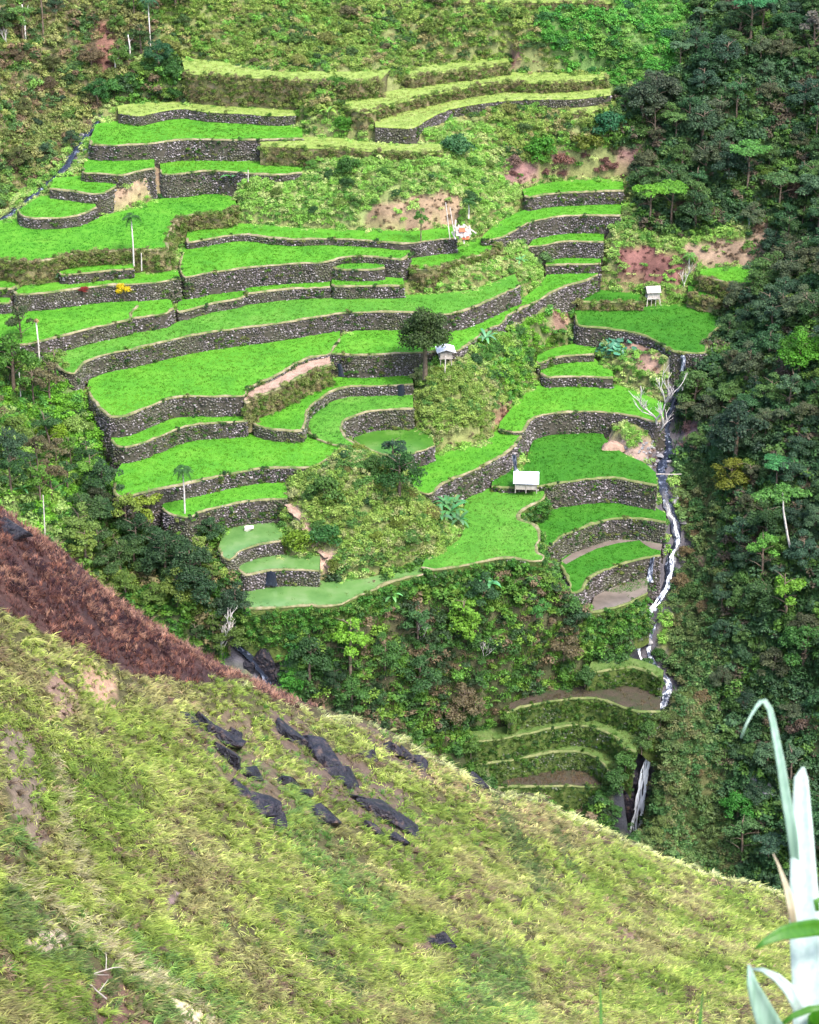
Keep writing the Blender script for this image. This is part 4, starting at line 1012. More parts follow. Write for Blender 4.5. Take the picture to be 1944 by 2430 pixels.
for j, zz in enumerate(ZL):
    s = np.where(zi == j)[0]
    if not len(s): continue
    cols = np.array([c for c, _ in zz[2]]); w = np.array([a for _, a in zz[2]]); w = w / w.sum()
    # colours come in drifts: neighbours mostly share one
    u = (np.argsort(np.argsort(pn[s])) / max(len(s) - 1, 1)) + RNG.normal(0, 0.16, len(s)); u = np.mod(u, 1.0)
    ci = np.searchsorted(np.cumsum(w), np.clip(u, 0, 0.9999)); tint[s] = cols[np.clip(ci, 0, len(cols) - 1)]
    gr = RNG.random(len(s)) < zz[5] * (0.5 + patch[s])
    vi[s] = np.where(gr, RNG.integers(6, 9, len(s)), np.where(RNG.random(len(s)) < 0.7, RNG.integers(0, 3, len(s)), RNG.integers(3, 6, len(s))))
    size[s] = zz[6] * 1.2 * RNG.uniform(0.6, 1.35, len(s))
tint *= RNG.uniform(0.75, 1.3, (m, 1))
_d = (dirtc.max(1) > 0.1) & (RNG.random(m) < 0.8); tint[_d] = dirtc[_d] * RNG.uniform(0.45, 1.1, (_d.sum(), 1)) * np.array([0.8, 0.85, 0.8]); size[_d] *= RNG.uniform(0.3, 0.6, _d.sum())
o = scatter('ground_cover', np.column_stack([Q, zq - 0.1]), np.column_stack([RNG.normal(0, .15, m), RNG.normal(0, .15, m), RNG.uniform(0, 6.28, m)]), size[:, None] * np.column_stack([np.ones(m), np.ones(m), RNG.uniform(0.7, 1.2, m)]), vi, tint, G_COVER)
tag(o, 'tangled grass, ferns and low scrub covering the slopes', 'undergrowth')
print('cover', m, 'weeds', len(wp), 'bund', len(bp))
# ---------- the near hillside ----------
SIL = Z([(-260,880),(-120,990),(0,1065),(60,1112),(130,1155),(220,1238),(300,1294),(380,1350),(450,1390),(520,1424),(600,1464),(690,1496),(760,1514),(830,1543),(900,1583),(960,1613),(1010,1648),(1060,1668),(1130,1670),(1180,1703),(1260,1738),(1330,1770),(1400,1803),(1500,1838),(1600,1863),(1650,1882),(1725,1907),(1900,1975),(2050,2030)])
fx = np.linspace(SIL[0, 0], SIL[-1, 0], 150); sy = np.interp(fx, SIL[:, 0], SIL[:, 1])
u = (fx - 0) / 1944.0
Dsil = 76 + 24 * u; Dbot = 50 + 25 * u
def fore_pt(x, s):
    x = np.asarray(x, float); s = np.asarray(s, float)
    uu = x / 1944.0; ys = np.interp(x, SIL[:, 0], SIL[:, 1])
    y = ys + (2500 - ys) * s
    d = (76 + 24 * uu) + ((50 + 25 * uu) - (76 + 24 * uu)) * s ** 0.85
    P = at_dist(np.stack([x, y], -1), d)
    w = np.clip(s * 8, 0, 1)
    P[..., 2] += ((vnoise(P.reshape(-1, 3), 6.0, 81) - 0.5) * 1.4 + (vnoise(P.reshape(-1, 3), 1.6, 82) - 0.5) * 0.45).reshape(x.shape) * w
    return P
rows = [0.0, 0.006, 0.015] + list(np.linspace(0.03, 1.0, 90))
R_ = [fore_pt(fx, np.full(len(fx), s)) for s in rows]
top = R_[0]
backs = []
for q, (dy, dz) in enumerate(((0.6, -0.7), (2.0, -2.8), (6, -10), (16, -34), (24, -58))):
    b = top.copy(); b[:, 1] += dy; b[:, 2] += dz; backs.append(b)
fr = []
last = R_[-1]
for q in (0.25, 0.5, 0.75, 1.0):
    e = np.column_stack([np.linspace(-3.5, 3.5, len(fx)), np.full(len(fx), 3.3), np.full(len(fx), CAM[2] - 3.1)])
    fr.append(last * (1 - q) + e * q)
e2 = np.column_stack([np.linspace(-3.5, 3.5, len(fx)), np.full(len(fx), -4.0), np.full(len(fx), CAM[2] - 2.2)])
ALL = backs[::-1] + R_ + fr + [e2]
Pf = np.concatenate(ALL); nr, nc = len(ALL), len(fx)
ii = np.arange(nr * nc).reshape(nr, nc)
Ff = np.stack([ii[:-1, :-1], ii[1:, :-1], ii[1:, 1:], ii[:-1, 1:]], -1).reshape(-1, 4)
BURN = Z([(-300,800),(-120,960),(0,1040),(130,1130),(220,1215),(300,1275),(450,1375),(600,1450),(690,1482),(700,1497),(640,1490),(560,1462),(500,1440),(450,1434),(350,1427),(250,1411),(150,1362),(60,1332),(0,1287),(-300,1100)])
BARE = [(Z([(150,2060),(200,2030),(250,2060),(300,2120),(360,2180),(250,2200),(180,2130)]), (0.10,0.06,0.045)), (Z([(60,1940),(130,1930),(140,2000),(80,2010)]), (0.34,0.27,0.20)), (Z([(330,2080),(470,2150),(500,2200),(380,2170)]), (0.42,0.36,0.24)),
        (Z([(90,1410),(130,1400),(170,1500),(120,1520)]), (0.20,0.13,0.10)), (Z([(160,1400),(250,1430),(240,1480),(180,1460)]), (0.30,0.19,0.13)),
        (Z([(0,1520),(50,1540),(100,1700),(110,1800),(60,1780),(0,1640)]), (0.13,0.10,0.075)), (Z([(330,1850),(370,1850),(375,1930),(340,1910)]), (0.17,0.12,0.12)),
        (Z([(560,1500),(640,1510),(860,1690),(880,1760),(800,1770),(640,1640)]), (0.09,0.065,0.05)), (Z([(380,1500),(520,1500),(620,1700),(560,1740),(440,1600)]), (0.10,0.075,0.05)), (Z([(750,1520),(800,1525),(910,1640),(860,1640)]), (0.09,0.065,0.05)),
        (Z([(880,1960),(970,1955),(975,2000),(890,2010)]), (0.10,0.07,0.05)), (Z([(520,1860),(560,1850),(570,1880)]), (0.13,0.09,0.07)), (Z([(1300,1950),(1330,1945),(1360,1990),(1320,2000)]), (0.14,0.09,0.07))]
GREEN = [Z([(460,1560),(560,1600),(700,1760),(840,1900),(780,1960),(640,1820),(500,1680)]), Z([(260,1950),(420,2050),(560,2156),(300,2156)]), Z([(0,1700),(60,1730),(80,1840),(0,1800)]), Z([(0,1860),(180,1960),(300,2060),(300,2100),(0,2000)]), Z([(980,2000),(1100,2000),(1120,2156),(900,2156)])]
PATHZ = [Z([(0,1815),(150,1910),(330,2050),(480,2156),(420,2156),(300,2075),(120,1945),(0,1850)]), Z([(100,1560),(130,1580),(150,1760),(260,1950),(230,1960),(120,1780)])]
DARKZ = [Z([(0,1860),(120,1950),(290,2080),(400,2156),(250,2156),(150,2040),(0,1960)]), Z([(560,1900),(600,1890),(760,2080),(740,2120)]), Z([(960,1480),(1010,1640),(1100,1760),(1180,1900),(1150,1910),(1060,1790)]), Z([(960,2000),(1080,1990),(1120,2110),(1000,2120)]), Z([(1140,1730),(1180,1740),(1230,1850),(1200,1860)])]
DRYZ = [Z([(1000,1640),(1130,1660),(1300,1760),(1100,1760)]), Z([(700,1490),(1000,1640),(1060,1760),(880,1640)])]
PXf = project(Pf); nz = (np.stack([vnoise(Pf, 0.9, 91), vnoise(Pf, 0.9, 92)], -1) - 0.5) * 60
PXf = PXf + nz
Cf = np.tile(np.array((0.06, 0.055, 0.025)), (len(Pf), 1))
_b = inside(BURN, PXf); _n = vnoise(Pf, 1.2, 98)[:, None]; Cf[_b] = (np.array((0.022, 0.014, 0.018)) * (1 - _n) + np.array((0.09, 0.045, 0.035)) * _n)[_b]
for poly, c in BARE: Cf[inside(poly, PXf)] = c
fh = link('near_hillside', mesh_np('near_hillside', Pf, Ff, Cf, True), M['fore_ground'])
tag(fh, 'near grassy hillside falling away to the right', None, None, 'structure')
# grass
def grass_at(n, smax=1.0):
    x = RNG.uniform(-120, 2200, n); s = RNG.random(n) ** 0.9 * smax
    return x, s, fore_pt(x, s)
x0, s0, P0 = grass_at(38000)
_k = (vnoise(P0, 0.6, 93, 2) > 0.35) | (RNG.random(len(x0)) < 0.22); x0, s0, P0 = x0[_k], s0[_k], P0[_k]
_r = np.repeat(np.arange(len(x0)), 3); x = x0[_r] + RNG.normal(0, 3.2, len(_r)); s = np.clip(s0[_r] + RNG.normal(0, 0.0028, len(_r)), 0, 1); P = fore_pt(x, s)
tuss = (RNG.uniform(0.7, 1.35, len(x0)) * (0.68 + 0.64 * vnoise(P0, 1.1, 94, 2)))[_r]; brn = (RNG.random(len(x0)) < 0.07 + 0.2 * (vnoise(P0, 1.8, 96, 2) > 0.66))[_r]
PX = project(P) + (np.stack([vnoise(P, 0.9, 91), vnoise(P, 0.9, 92)], -1) - 0.5) * 50
burn = inside(BURN, PX)
pr = np.ones(len(P)) * 0.92; kindv = RNG.integers(0, 3, len(P)); sz = RNG.uniform(0.75, 1.35, len(P))
base = np.array([(0.27,0.34,0.075),(0.34,0.41,0.10),(0.20,0.29,0.055),(0.40,0.42,0.15),(0.30,0.28,0.12)])
drift = vnoise(P, 2.2, 95); ci = np.clip((drift - 0.28) * 10 + RNG.normal(0, 0.9, len(P)), 0, 4).astype(int)
tint = base[np.array([2, 0, 1, 3, 4])[ci]]
tint[brn] = np.array([(0.24,0.17,0.11),(0.17,0.11,0.09),(0.36,0.28,0.17)])[RNG.integers(0, 3, brn.sum())]
bare = np.zeros(len(P), bool)
for poly, c in BARE: bare |= inside(poly, PX)
pr[bare] = 0.22
br = vnoise(P, 1.3, 97); pr[br < 0.27] = 0.45
gm = np.zeros(len(P), bool)
for poly in GREEN: gm |= inside(poly, PX)
gm &= RNG.random(len(P)) < 0.6
tint[gm] = np.array([(0.19,0.31,0.08),(0.24,0.36,0.09),(0.14,0.25,0.07)])[RNG.integers(0, 3, gm.sum())]
dm = np.zeros(len(P), bool)
for poly in DRYZ: dm |= inside(poly, PX)
dm &= RNG.random(len(P)) < 0.5
tint[dm] = np.array([(0.40,0.33,0.17),(0.45,0.42,0.18),(0.34,0.24,0.14)])[RNG.integers(0, 3, dm.sum())]
pm = np.zeros(len(P), bool)
for poly in PATHZ: pm |= inside(poly, PX)
pm &= RNG.random(len(P)) < 0.75
tint[pm] = np.array([(0.50,0.46,0.28),(0.42,0.38,0.22),(0.36,0.38,0.14)])[RNG.integers(0, 3, pm.sum())]
for poly in DARKZ:
    dk = inside(poly, PX) & (RNG.random(len(P)) < 0.7); tint[dk] = np.array([(0.13,0.20,0.06),(0.17,0.18,0.08),(0.10,0.16,0.05)])[RNG.integers(0, 3, dk.sum())]
crest = (s < 0.03) & ~burn
tint[crest] = np.array([(0.54,0.56,0.28),(0.48,0.51,0.20)])[RNG.integers(0, 2, crest.sum())]
tint[burn] = np.array([(0.15,0.07,0.052),(0.33,0.165,0.105),(0.09,0.045,0.045),(0.065,0.034,0.038)])[RNG.integers(0, 4, burn.sum())]
tint[burn] *= (0.35 + 1.5 * vnoise(P, 0.8, 101, 2)[burn])[:, None]
bc = burn & (s < 0.05); tint[bc] = np.array([(0.44,0.27,0.18),(0.36,0.19,0.12),(0.22,0.12,0.09)])[RNG.integers(0, 3, bc.sum())]
pr[burn] = 0.42; pr[bc] = 0.4; kindv[burn] = RNG.integers(3, 5, burn.sum()); sz[burn] *= 1.0
tuss[burn] = 1.0
kp = RNG.random(len(P)) < pr
P, tint, kindv, sz, burn, gm = P[kp], tint[kp], kindv[kp], sz[kp], burn[kp], gm[kp]; m = len(P)
tint = tint * RNG.uniform(0.88, 1.12, (m, 1)) * tuss[kp][:, None]
lock = (~burn) & (RNG.random(m) < 0.5); kindv = np.where(lock, RNG.integers(5, 8, m), kindv)
tint[~burn] *= 0.96; tint[burn] *= 0.85; tint[~lock & ~burn] *= 0.82; tint[lock] *= RNG.uniform(0.85, 1.4, (lock.sum(), 1))
wind = vnoise(P, 4.0, 99) * 2.2 - 1.1 + RNG.normal(0, 0.45, m)
rot = np.column_stack([RNG.normal(0, 0.12, m), RNG.normal(0.1, 0.2, m), np.where(burn, RNG.uniform(0, 6.28, m), wind - 0.3)])
g1 = ~burn
o = scatter('meadow_grass', P[g1] + [0, 0, -0.04], rot[g1], sz[g1][:, None] * np.ones((1, 3)), kindv[g1], tint[g1], G_GRASS)
tag(o, 'long wind-combed yellow-green grass on the near hillside', 'grass')
xb = RNG.uniform(-250, 800, 26000); sb = RNG.random(26000) * 0.3; Pb = fore_pt(xb, sb)
pxb = project(Pb) + (np.stack([vnoise(Pb, 0.9, 91), vnoise(Pb, 0.9, 92)], -1) - 0.5) * 50
nb1 = vnoise(Pb, 0.9, 103, 2); kb = inside(BURN, pxb) & (RNG.random(len(xb)) < np.clip((nb1 - 0.2) * 1.6, 0.12, 0.9)); Pb, sb, nb1 = Pb[kb], sb[kb], nb1[kb]; mb_ = len(Pb)
tb_ = np.array([(0.12,0.06,0.05),(0.30,0.15,0.10),(0.075,0.042,0.048),(0.05,0.03,0.036),(0.40,0.25,0.17)])[np.clip((nb1 - 0.3) * 8 + RNG.normal(0, 1.3, mb_), 0, 4).astype(int)]
ce_ = (sb < 0.025) & (RNG.random(mb_) < 0.6); tb_[ce_] = np.array([(0.44,0.29,0.20),(0.34,0.20,0.14)])[RNG.integers(0, 2, ce_.sum())]
o = scatter('burnt_grass', Pb + [0, 0, -0.03], np.column_stack([RNG.normal(0, .2, mb_), RNG.normal(0.15, .2, mb_), RNG.uniform(0, 6.28, mb_)]), RNG.uniform(0.45, 1.15, (mb_, 1)) * np.ones((1, 3)), RNG.integers(3, 5, mb_), tb_ * np.array([0.82, 0.72, 0.8]) * RNG.uniform(0.6, 1.15, (mb_, 1)), G_GRASS)
tag(o, 'scorched reddish-brown grass along the crest of the near hillside', 'grass')
# small herbs among the grass
x, s, P = grass_at(2600); PX = project(P); gm = np.zeros(len(P), bool)
for poly in GREEN + [b for b, _ in BARE[7:10]]: gm |= inside(poly, PX)
kp = (gm & (RNG.random(len(P)) < 0.9)) | (RNG.random(len(P)) < 0.22); kp &= ~inside(BURN, PX); P = P[kp]; m = len(P)
o = scatter('meadow_herbs', P, np.column_stack([RNG.normal(0, .2, m), RNG.normal(0.2, .2, m), RNG.uniform(0, 6.28, m)]), RNG.uniform(0.16, 0.42, (m, 1)) * np.ones((1, 3)), RNG.integers(0, 3, m),
            np.array([(0.08,0.22,0.04),(0.13,0.28,0.06),(0.17,0.25,0.05)])[RNG.integers(0, 3, m)] * RNG.uniform(0.8, 1.2, (m, 1)), G_COVER)
tag(o, 'small leafy herbs scattered in the near grass', 'herbs')

def fore_hit(px):
    """surface point of the near hillside at a photo pixel"""
    x = px[0]; ys = np.interp(x, SIL[:, 0], SIL[:, 1]); s = (px[1] - ys) / (2500 - ys)
    return fore_pt(np.array([x]), np.array([max(s, 0.0)]))[0]

def rock_mesh(seed, dims, n=16, rough=0.25):
    r = random.Random(seed); bm = bmesh.new()
    for i in range(n):
        v = Vector((r.gauss(0, 1), r.gauss(0, 1), r.gauss(0, 1))).normalized()
        v = Vector([max(-0.72, min(0.72, c)) for c in v]) * (1 + r.uniform(-rough, rough))
        bm.verts.new((v.x * dims[0] / 1.44, v.y * dims[1] / 1.44, v.z * dims[2] / 1.44))
    bmesh.ops.convex_hull(bm, input=bm.verts)
    for v in [v for v in bm.verts if not v.link_faces]: bm.verts.remove(v)
    bmesh.ops.bevel(bm, geom=bm.edges[:], offset=min(dims) * 0.05, segments=1, affect='EDGES')
    me = bpy.data.meshes.new('rock'); bm.to_mesh(me); bm.free(); return me
# dark outcrops (view px, length m, width m, label)
ROCKS = [((455,1528),2.6,0.8,'flat dark rock patch highest and leftmost on the near slope'), ((400,1510),1.0,0.6,'small dark rock left of the highest flat patch'),
         ((600,1535),1.9,0.9,'dark rock wedge at the top of the long outcrop on the near slope'), ((660,1580),2.0,1.1,'dark slab second from the top of the long outcrop'),
         ((710,1630),2.0,1.2,'broad dark slab in the middle of the long outcrop'), ((755,1672),1.9,1.1,'blue-black slab just below the middle of the long outcrop'),
         ((805,1705),2.1,1.3,'big dark slab near the lower end of the long outcrop'), ((855,1745),1.6,1.1,'brownish rock ending the long outcrop at its lower right'),
         ((820,1580),1.3,0.6,'narrow dark ledge high on the right, below the crest'), ((880,1615),1.3,0.7,'tilted dark block under the narrow ledge, rightmost rock'),
         ((520,1620),1.1,0.8,'small dark rock in the left cluster, uppermost'), ((480,1590),1.3,0.5,'low dark rock above the left cluster'),
         ((545,1690),1.4,1.2,'blocky blue-black rock at the foot of the left cluster'), ((500,1665),1.0,0.9,'dark rock at the left of the left cluster'),
         ((600,1635),1.0,0.8,'dark rock between the left cluster and the long outcrop'), ((580,1720),0.9,0.7,'small rock under the blocky blue-black one'),
         ((680,1725),1.2,0.8,'dark rock below the long outcrop, near the green streak'), ((910,1975),0.9,0.4,'lone dark rock low on the near slope'), ((5,1105),1.3,1.7,'dark crag on the crest at the left edge'),
         ((430,1520),0.9,0.5,'small rock chip inside the highest flat patch'), ((490,1535),0.9,0.5,'rock chip at the right end of the highest flat patch'), ((632,1555),1.0,0.6,'narrow rock between the top wedge and second slab'),
         ((690,1608),1.1,0.7,'cracked rock between the second and broad slabs'), ((735,1655),1.0,0.8,'rock shoulder above the blue-black slab'), ((780,1735),1.0,0.7,'low rock under the big dark slab'), ((830,1765),0.9,0.6,'rock toe at the foot of the long outcrop'),
         ((850,1598),0.8,0.5,'rock sliver between the narrow ledge and tilted block'), ((770,1600),0.9,0.6,'small rock right of the second slab'), ((640,1670),0.8,0.6,'half buried rock left of the blue-black slab'), ((935,1985),0.8,0.5,'reddish rock beside the lone dark rock'), ((70,2290),0.5,0.5,''), ((1010,1660),1.2,0.5,'dark rock just under the crest, middle of the ridge')]
ROCKS = [r_ for r_ in ROCKS if r_[3]]
for i, (px, a, b, lab) in enumerate(ROCKS):
    p = fore_hit(T(0, [px])[0])
    o = link('rock_outcrop', rock_mesh(300 + i, (a * 0.85, b * 0.9, 0.62), 14, 0.45), M['rock'])
    o.location = p + np.array([0, 0.0, -0.02]); o.rotation_euler = (random.uniform(-.2, .2) - 0.25, 0.5 + random.uniform(-.15, .15), -0.35 + random.uniform(-.25, .25))
    tag(o, lab, 'rock', 'rocks on the near slope')
# dead branches near the bottom left
for px, rz, lab in (((215,2045),0.8,'bleached dead branch lying above the dark hollow, bottom left'), ((200,2075),2.2,'dry broken branch across the dark hollow, bottom left')):
    p = fore_hit(T(0, [px])[0]); mb = MB()
    mb.tube([(-0.9, 0, .05), (-.3, .06, .22), (.4, 0, .3), (1.0, .1, .15)], [.03, .027, .02, .01])
    mb.tube([(.1, 0, .27), (.4, .4, .5), (.6, .7, .55)], [.02, .014, .008]); mb.tube([(-.4, 0, .2), (-.2, -.5, .4)], [.02, .008])
    o = mb.build('dead_branch', M['wood']); o.location = p; o.scale = (.7, .7, .7); o.rotation_euler = (0, 0.3, rz); tag(o, lab, 'branch')

# ---------- the cane at the camera's feet ----------
def cpt(px, d): return at_dist(np.array(px, float), np.array(d))
def leaf_strip(pts, widths, depth, mat, parent, fold=0.25, twist=None):
    """a folded blade through photo pixels at about `depth` metres, widths in pixels"""
    P = catmull(np.array([cpt(p, depth if not isinstance(depth, (list, tuple)) else depth[i]) for i, p in enumerate(pts)]), 0.02)
    _cp = np.array([cpt(p, 3.0) for p in pts]); _cl = np.concatenate([[0], np.cumsum(np.linalg.norm(np.diff(_cp, axis=0), axis=1))]); _pl = np.concatenate([[0], np.cumsum(np.linalg.norm(np.diff(P, axis=0), axis=1))])
    W = np.interp(_pl / _pl[-1], _cl / _cl[-1], np.interp(np.linspace(0, 1, len(pts)), np.linspace(0, 1, len(widths)), widths)) / FPX * 3.0
    V, F = [], []
    for i, p in enumerate(P):
        d = P[min(i+1, len(P)-1)] - P[max(i-1, 0)]; d /= np.linalg.norm(d) + 1e-9
        view = p - CAM; view /= np.linalg.norm(view)
        sd = np.cross(d, view); sd /= np.linalg.norm(sd) + 1e-9
        nrm = np.cross(sd, d)
        for a, f_ in ((-1, 1), (-0.5, 0.25), (0, 0), (0.5, 0.25), (1, 1)): V.append(p + sd * a * W[i] / 2 - nrm * fold * f_ * W[i] / 2)
    for i in range(len(P) - 1):
        for j in range(4): F.append((i*5+j, i*5+j+1, (i+1)*5+j+1, (i+1)*5+j))
    me = mesh_np('leaf', np.array(V), np.array(F), None, True)
    o = link('leaf', me, mat, parent)
    md = o.modifiers.new('thickness', 'SOLIDIFY'); md.thickness = 0.0012
    return o
def blade_mat(name, a, b, tr):
    t = NT(name); g = t.n('ShaderNodeNewGeometry'); mp = t.n('ShaderNodeMapping'); mp.inputs['Scale'].default_value = (160, 160, 3)
    t.l(g.outputs['Position'], mp.inputs[0]); c = t.ramp(t.noise(1.0, 3, 0.5, mp.outputs[0]), [(0.3, a), (0.7, b)])
    b_ = t.bsdf(c, 0.45, 0.4); x = t.n('ShaderNodeBsdfTranslucent'); t.l(c, x.inputs[0]); mx = t.n('ShaderNodeMixShader'); mx.inputs[0].default_value = tr
    t.l(b_.outputs[0], mx.inputs[1]); t.l(x.outputs[0], mx.inputs[2]); return t.out(mx.outputs[0])
pale = blade_mat('pale_cane_leaf', (0.27,0.36,0.315), (0.38,0.46,0.42), 0.2)
pale2 = blade_mat('grey_green_cane_leaf', (0.17,0.29,0.21), (0.27,0.39,0.31), 0.25)
green = blade_mat('fresh_cane_leaf', (0.03,0.13,0.006), (0.055,0.18,0.012), 0.35)
dryl = blade_mat('dry_cane_tip', (0.3,0.25,0.15), (0.4,0.35,0.24), 0.2)
cane = empty('cane_plant', tuple(cpt((1925,2700), 3.0) - np.array([0, 0, 0.6])))
tag(cane, 'tall cane with pale green blades close to the camera at lower right', 'cane')
def CL(pts, w, d, m_, fold=0.25):
    o = leaf_strip(pts, w, d, m_, None, fold); mw = np.array(cane.location)
    co = np.zeros(len(o.data.vertices) * 3, np.float32); o.data.vertices.foreach_get('co', co); co = co.reshape(-1, 3) - mw; o.data.vertices.foreach_set('co', co.ravel().astype(np.float32)); o.data.update(); o.parent = cane; return o
def zpt(x, y): return (1644 + x * 300 / 779, 1600 + y * 830 / 2156)      # from the enlarged strip
CL([zpt(682,572), zpt(668,640), zpt(670,760), zpt(676,1000), zpt(684,1300), zpt(705,1600), zpt(725,1900), zpt(735,2156), (1930,2700)], [7, 33, 40, 52, 64, 80, 84, 86, 70], 3.0, pale, 0.3)
CL([zpt(296,395), zpt(330,310), zpt(390,205), zpt(440,163), zpt(475,215), zpt(510,380), zpt(545,560), zpt(575,760), zpt(610,960), zpt(640,1250)], [3, 5, 8, 10, 13, 16, 20, 23, 24, 18], [2.90,2.90,2.92,2.95,2.95,2.95,2.95,2.96,2.97,3.02], pale2, 0.3)
CL([zpt(495,1105), zpt(530,1180), zpt(570,1290), zpt(600,1400), zpt(625,1540)], [3, 6, 13, 18, 14], 2.97, dryl)
CL([zpt(375,1700), zpt(440,1650), zpt(540,1600), zpt(660,1575), zpt(800,1560), zpt(900,1590)], [2, 22, 36, 38, 34, 30], [2.85,2.85,2.86,2.88,2.92,2.96], green, 0.35)
CL([zpt(345,1790), zpt(365,1900), zpt(410,2020), zpt(470,2156), zpt(560,2350), zpt(690,2700)], [6, 30, 46, 60, 62, 40], [2.8,2.8,2.82,2.84,2.9,2.97], pale2, 0.35)
CL([zpt(350,1815), zpt(430,1822), zpt(520,1870), zpt(600,1950), zpt(660,2080)], [3, 10, 20, 28, 24], 2.93, pale)
CL([zpt(530,2170), zpt(620,2105), zpt(720,2065), zpt(820,2050)], [6, 14, 16, 12], 2.9, green)
CL([zpt(800,1380), zpt(760,1400), zpt(770,1460)], [10, 14, 10], 2.95, green)
mb = MB(); a = cpt((1935,2560), 3.03) - np.array(cane.location); b = np.array([0, 0, -0.5])
mb.tube([a + np.array([0, 0, .1]), a * 0.5, (0, 0, 0), b], [.018, .02, .022, .024], 8); mb.build('stalk', green, cane, True)
for pts, w, lab in (([(1428,2500), (1426,2400), (1424,2320)], [9, 7, 2], 'single fresh grass blade rising into view at the bottom, right of centre'), ([(1655,2520), (1662,2420), (1668,2350)], [10, 8, 2], 'faint grass blade at the bottom edge beside the cane'), ([(1180,2560), (1215,2460), (1290,2428)], [9, 8, 2], 'grass blade tip bending in at the bottom edge')):
    o = leaf_strip(pts, w, 3.0, green, None); o.name = 'grass_blade'; tag(o, lab, 'grass blade')
# ---------- running water ----------
M['white'] = water_mat('falling_water', 0.08, 0.3, 0.95)
M['wet'] = water_mat('dark_wet_spill', 0.6, 0.85)
M['whitebark'] = simple('bleached_bark', [(0.3, (0.36, 0.33, 0.31)), (0.7, (0.55, 0.51, 0.5))], 3.0)
def ribbon(name, P, W, mat, lift=0.0, seed=1, wav=0.25):
    r = np.random.default_rng(seed)
    C = catmull(P, 0.5); n = len(C)
    W = np.interp(np.linspace(0, 1, n), np.linspace(0, 1, len(W)), W) * r.uniform(0.75, 1.25, n)
    d = np.gradient(C, axis=0); sd = np.stack([d[:, 1], -d[:, 0], np.zeros(n)], -1); nn_ = np.linalg.norm(sd, axis=1, keepdims=True)
    sd = np.where(nn_ < 0.12, np.array([[1.0, 0, 0]]), sd / (nn_ + 1e-9))
    for i in range(1, n):
        if (sd[i] * sd[i-1]).sum() < 0: sd[i] *= -1
    V, F = [], []
    for i in range(n):
        off = r.normal(0, wav * W[i] * 0.3)
        for a in (-1, -0.5, 0, 0.5, 1):
            p = C[i] + sd[i] * (a * W[i] / 2 + off); p = p + np.array([0, -0.10 * (1 - a*a), lift + 0.12 * (1 - a * a) + r.normal(0, 0.05)])
            V.append(p)
    for i in range(n - 1):
        for j in range(4): F.append((i*5+j, i*5+j+1, (i+1)*5+j+1, (i+1)*5+j))
    return link(name, mesh_np(name, np.array(V), np.array(F), None, True), mat)
def strands(name, P, W, mat, seed, n=8):
    r = np.random.default_rng(seed); V, F = [], []
    C = catmull(P, 0.4); N = len(C); W = np.interp(np.linspace(0, 1, N), np.linspace(0, 1, len(W)), W)
    for k in range(n):
        off = r.uniform(-0.5, 0.5); a0, a1 = sorted(r.integers(0, N, 2)) if k > 2 else (0, N - 1)
        if a1 - a0 < 3: a0, a1 = 0, N - 1
        w = r.uniform(0.10, 0.26) * (1.4 if k < 3 else 1); ph = r.uniform(0, 6); b = len(V)
        for i in range(a0, a1 + 1):
            x = off * W[i] + 0.07 * math.sin(i * 0.8 + ph) + r.normal(0, 0.02); ww = w * (0.6 + 0.5 * r.random()) * (0.5 + 0.5 * W[i])
            y = -0.06 - 0.1 * r.random() - 0.03 * k
            V += [C[i] + np.array([x - ww / 2, y + .04, 0.05]), C[i] + np.array([x, y - .05, 0.08]), C[i] + np.array([x + ww / 2, y + .04, 0.05])]
        for i in range(a1 - a0): F += [(b+3*i, b+3*i+1, b+3*i+4, b+3*i+3), (b+3*i+1, b+3*i+2, b+3*i+5, b+3*i+4)]
    return link(name, mesh_np(name, np.array(V), np.array(F), None, True), mat)
def water(name, P, W, mat, lab, lift=0.0, seed=1):
    o = strands(name, P, W, mat, seed, 8 if mat is M['white'] else 4) if mat in (M['white'], M['cascade']) else ribbon(name, P, W, mat, lift, seed); tag(o, lab, 'water', None, 'structure'); return o
water('waterfall', SR[:3] + np.array([0, -0.95, 0.15]), [0.5, 0.55, 0.8], M['trickle'], 'thin waterfall spilling from the large right-hand paddy')
water('stream', SR[2:16], [0.7, 0.8, 1.0, 1.0, 1.0, 0.9], M['brook'], 'stony mountain stream between the terraces and the forest', 0.05, 2)
water('stream', SR[9:18] + np.array([0, 0, 0.12]), [0.25, 0.5, 0.35, 0.5, 0.6, 0.8, 0.9, 0.9], M['cascade'], 'white rushing stretch of the stream beside the lowest step paddies', 0.12, 8)
water('waterfall', SR[16:21] + np.array([-0.2, -0.1, 0.1]), [0.5, 0.7, 0.9, 0.8], M['white'], 'left strand of the split cascade above the abandoned terraces', 0.1, 3)
water('waterfall', SR[16:22] + np.array([[0.5,0,.1],[0.9,0,.1],[1.0,0,.1],[1.0,0,.1],[0.8,0,.1],[0.4,0,.1]]), [0.4, 0.45, 0.4, 0.4], M['trickle'], 'right thinner strand of the split cascade', 0.12, 4)
water('stream', SR[20:28], [0.9, 0.8, 0.7, 0.6], M['trickle'], 'dark stream passing the abandoned terraces', 0.05, 5)
water('waterfall', SR[26:] + np.array([0, -0.7, 0.1]), [0.6, 0.8, 1.0, 1.25, 1.4], M['white'], 'tall white waterfall dropping behind the near ridge', 0.08, 6)
water('stream', SM, [0.5, 0.6, 0.7, 0.6], M['brook'], 'little stream tumbling down the left edge of the terraces', 0.1, 7)
water('stream', SL, [0.6, 0.8, 0.8], M['brook'], 'rocky stream in the ravine on the upper left', 0.05, 9)
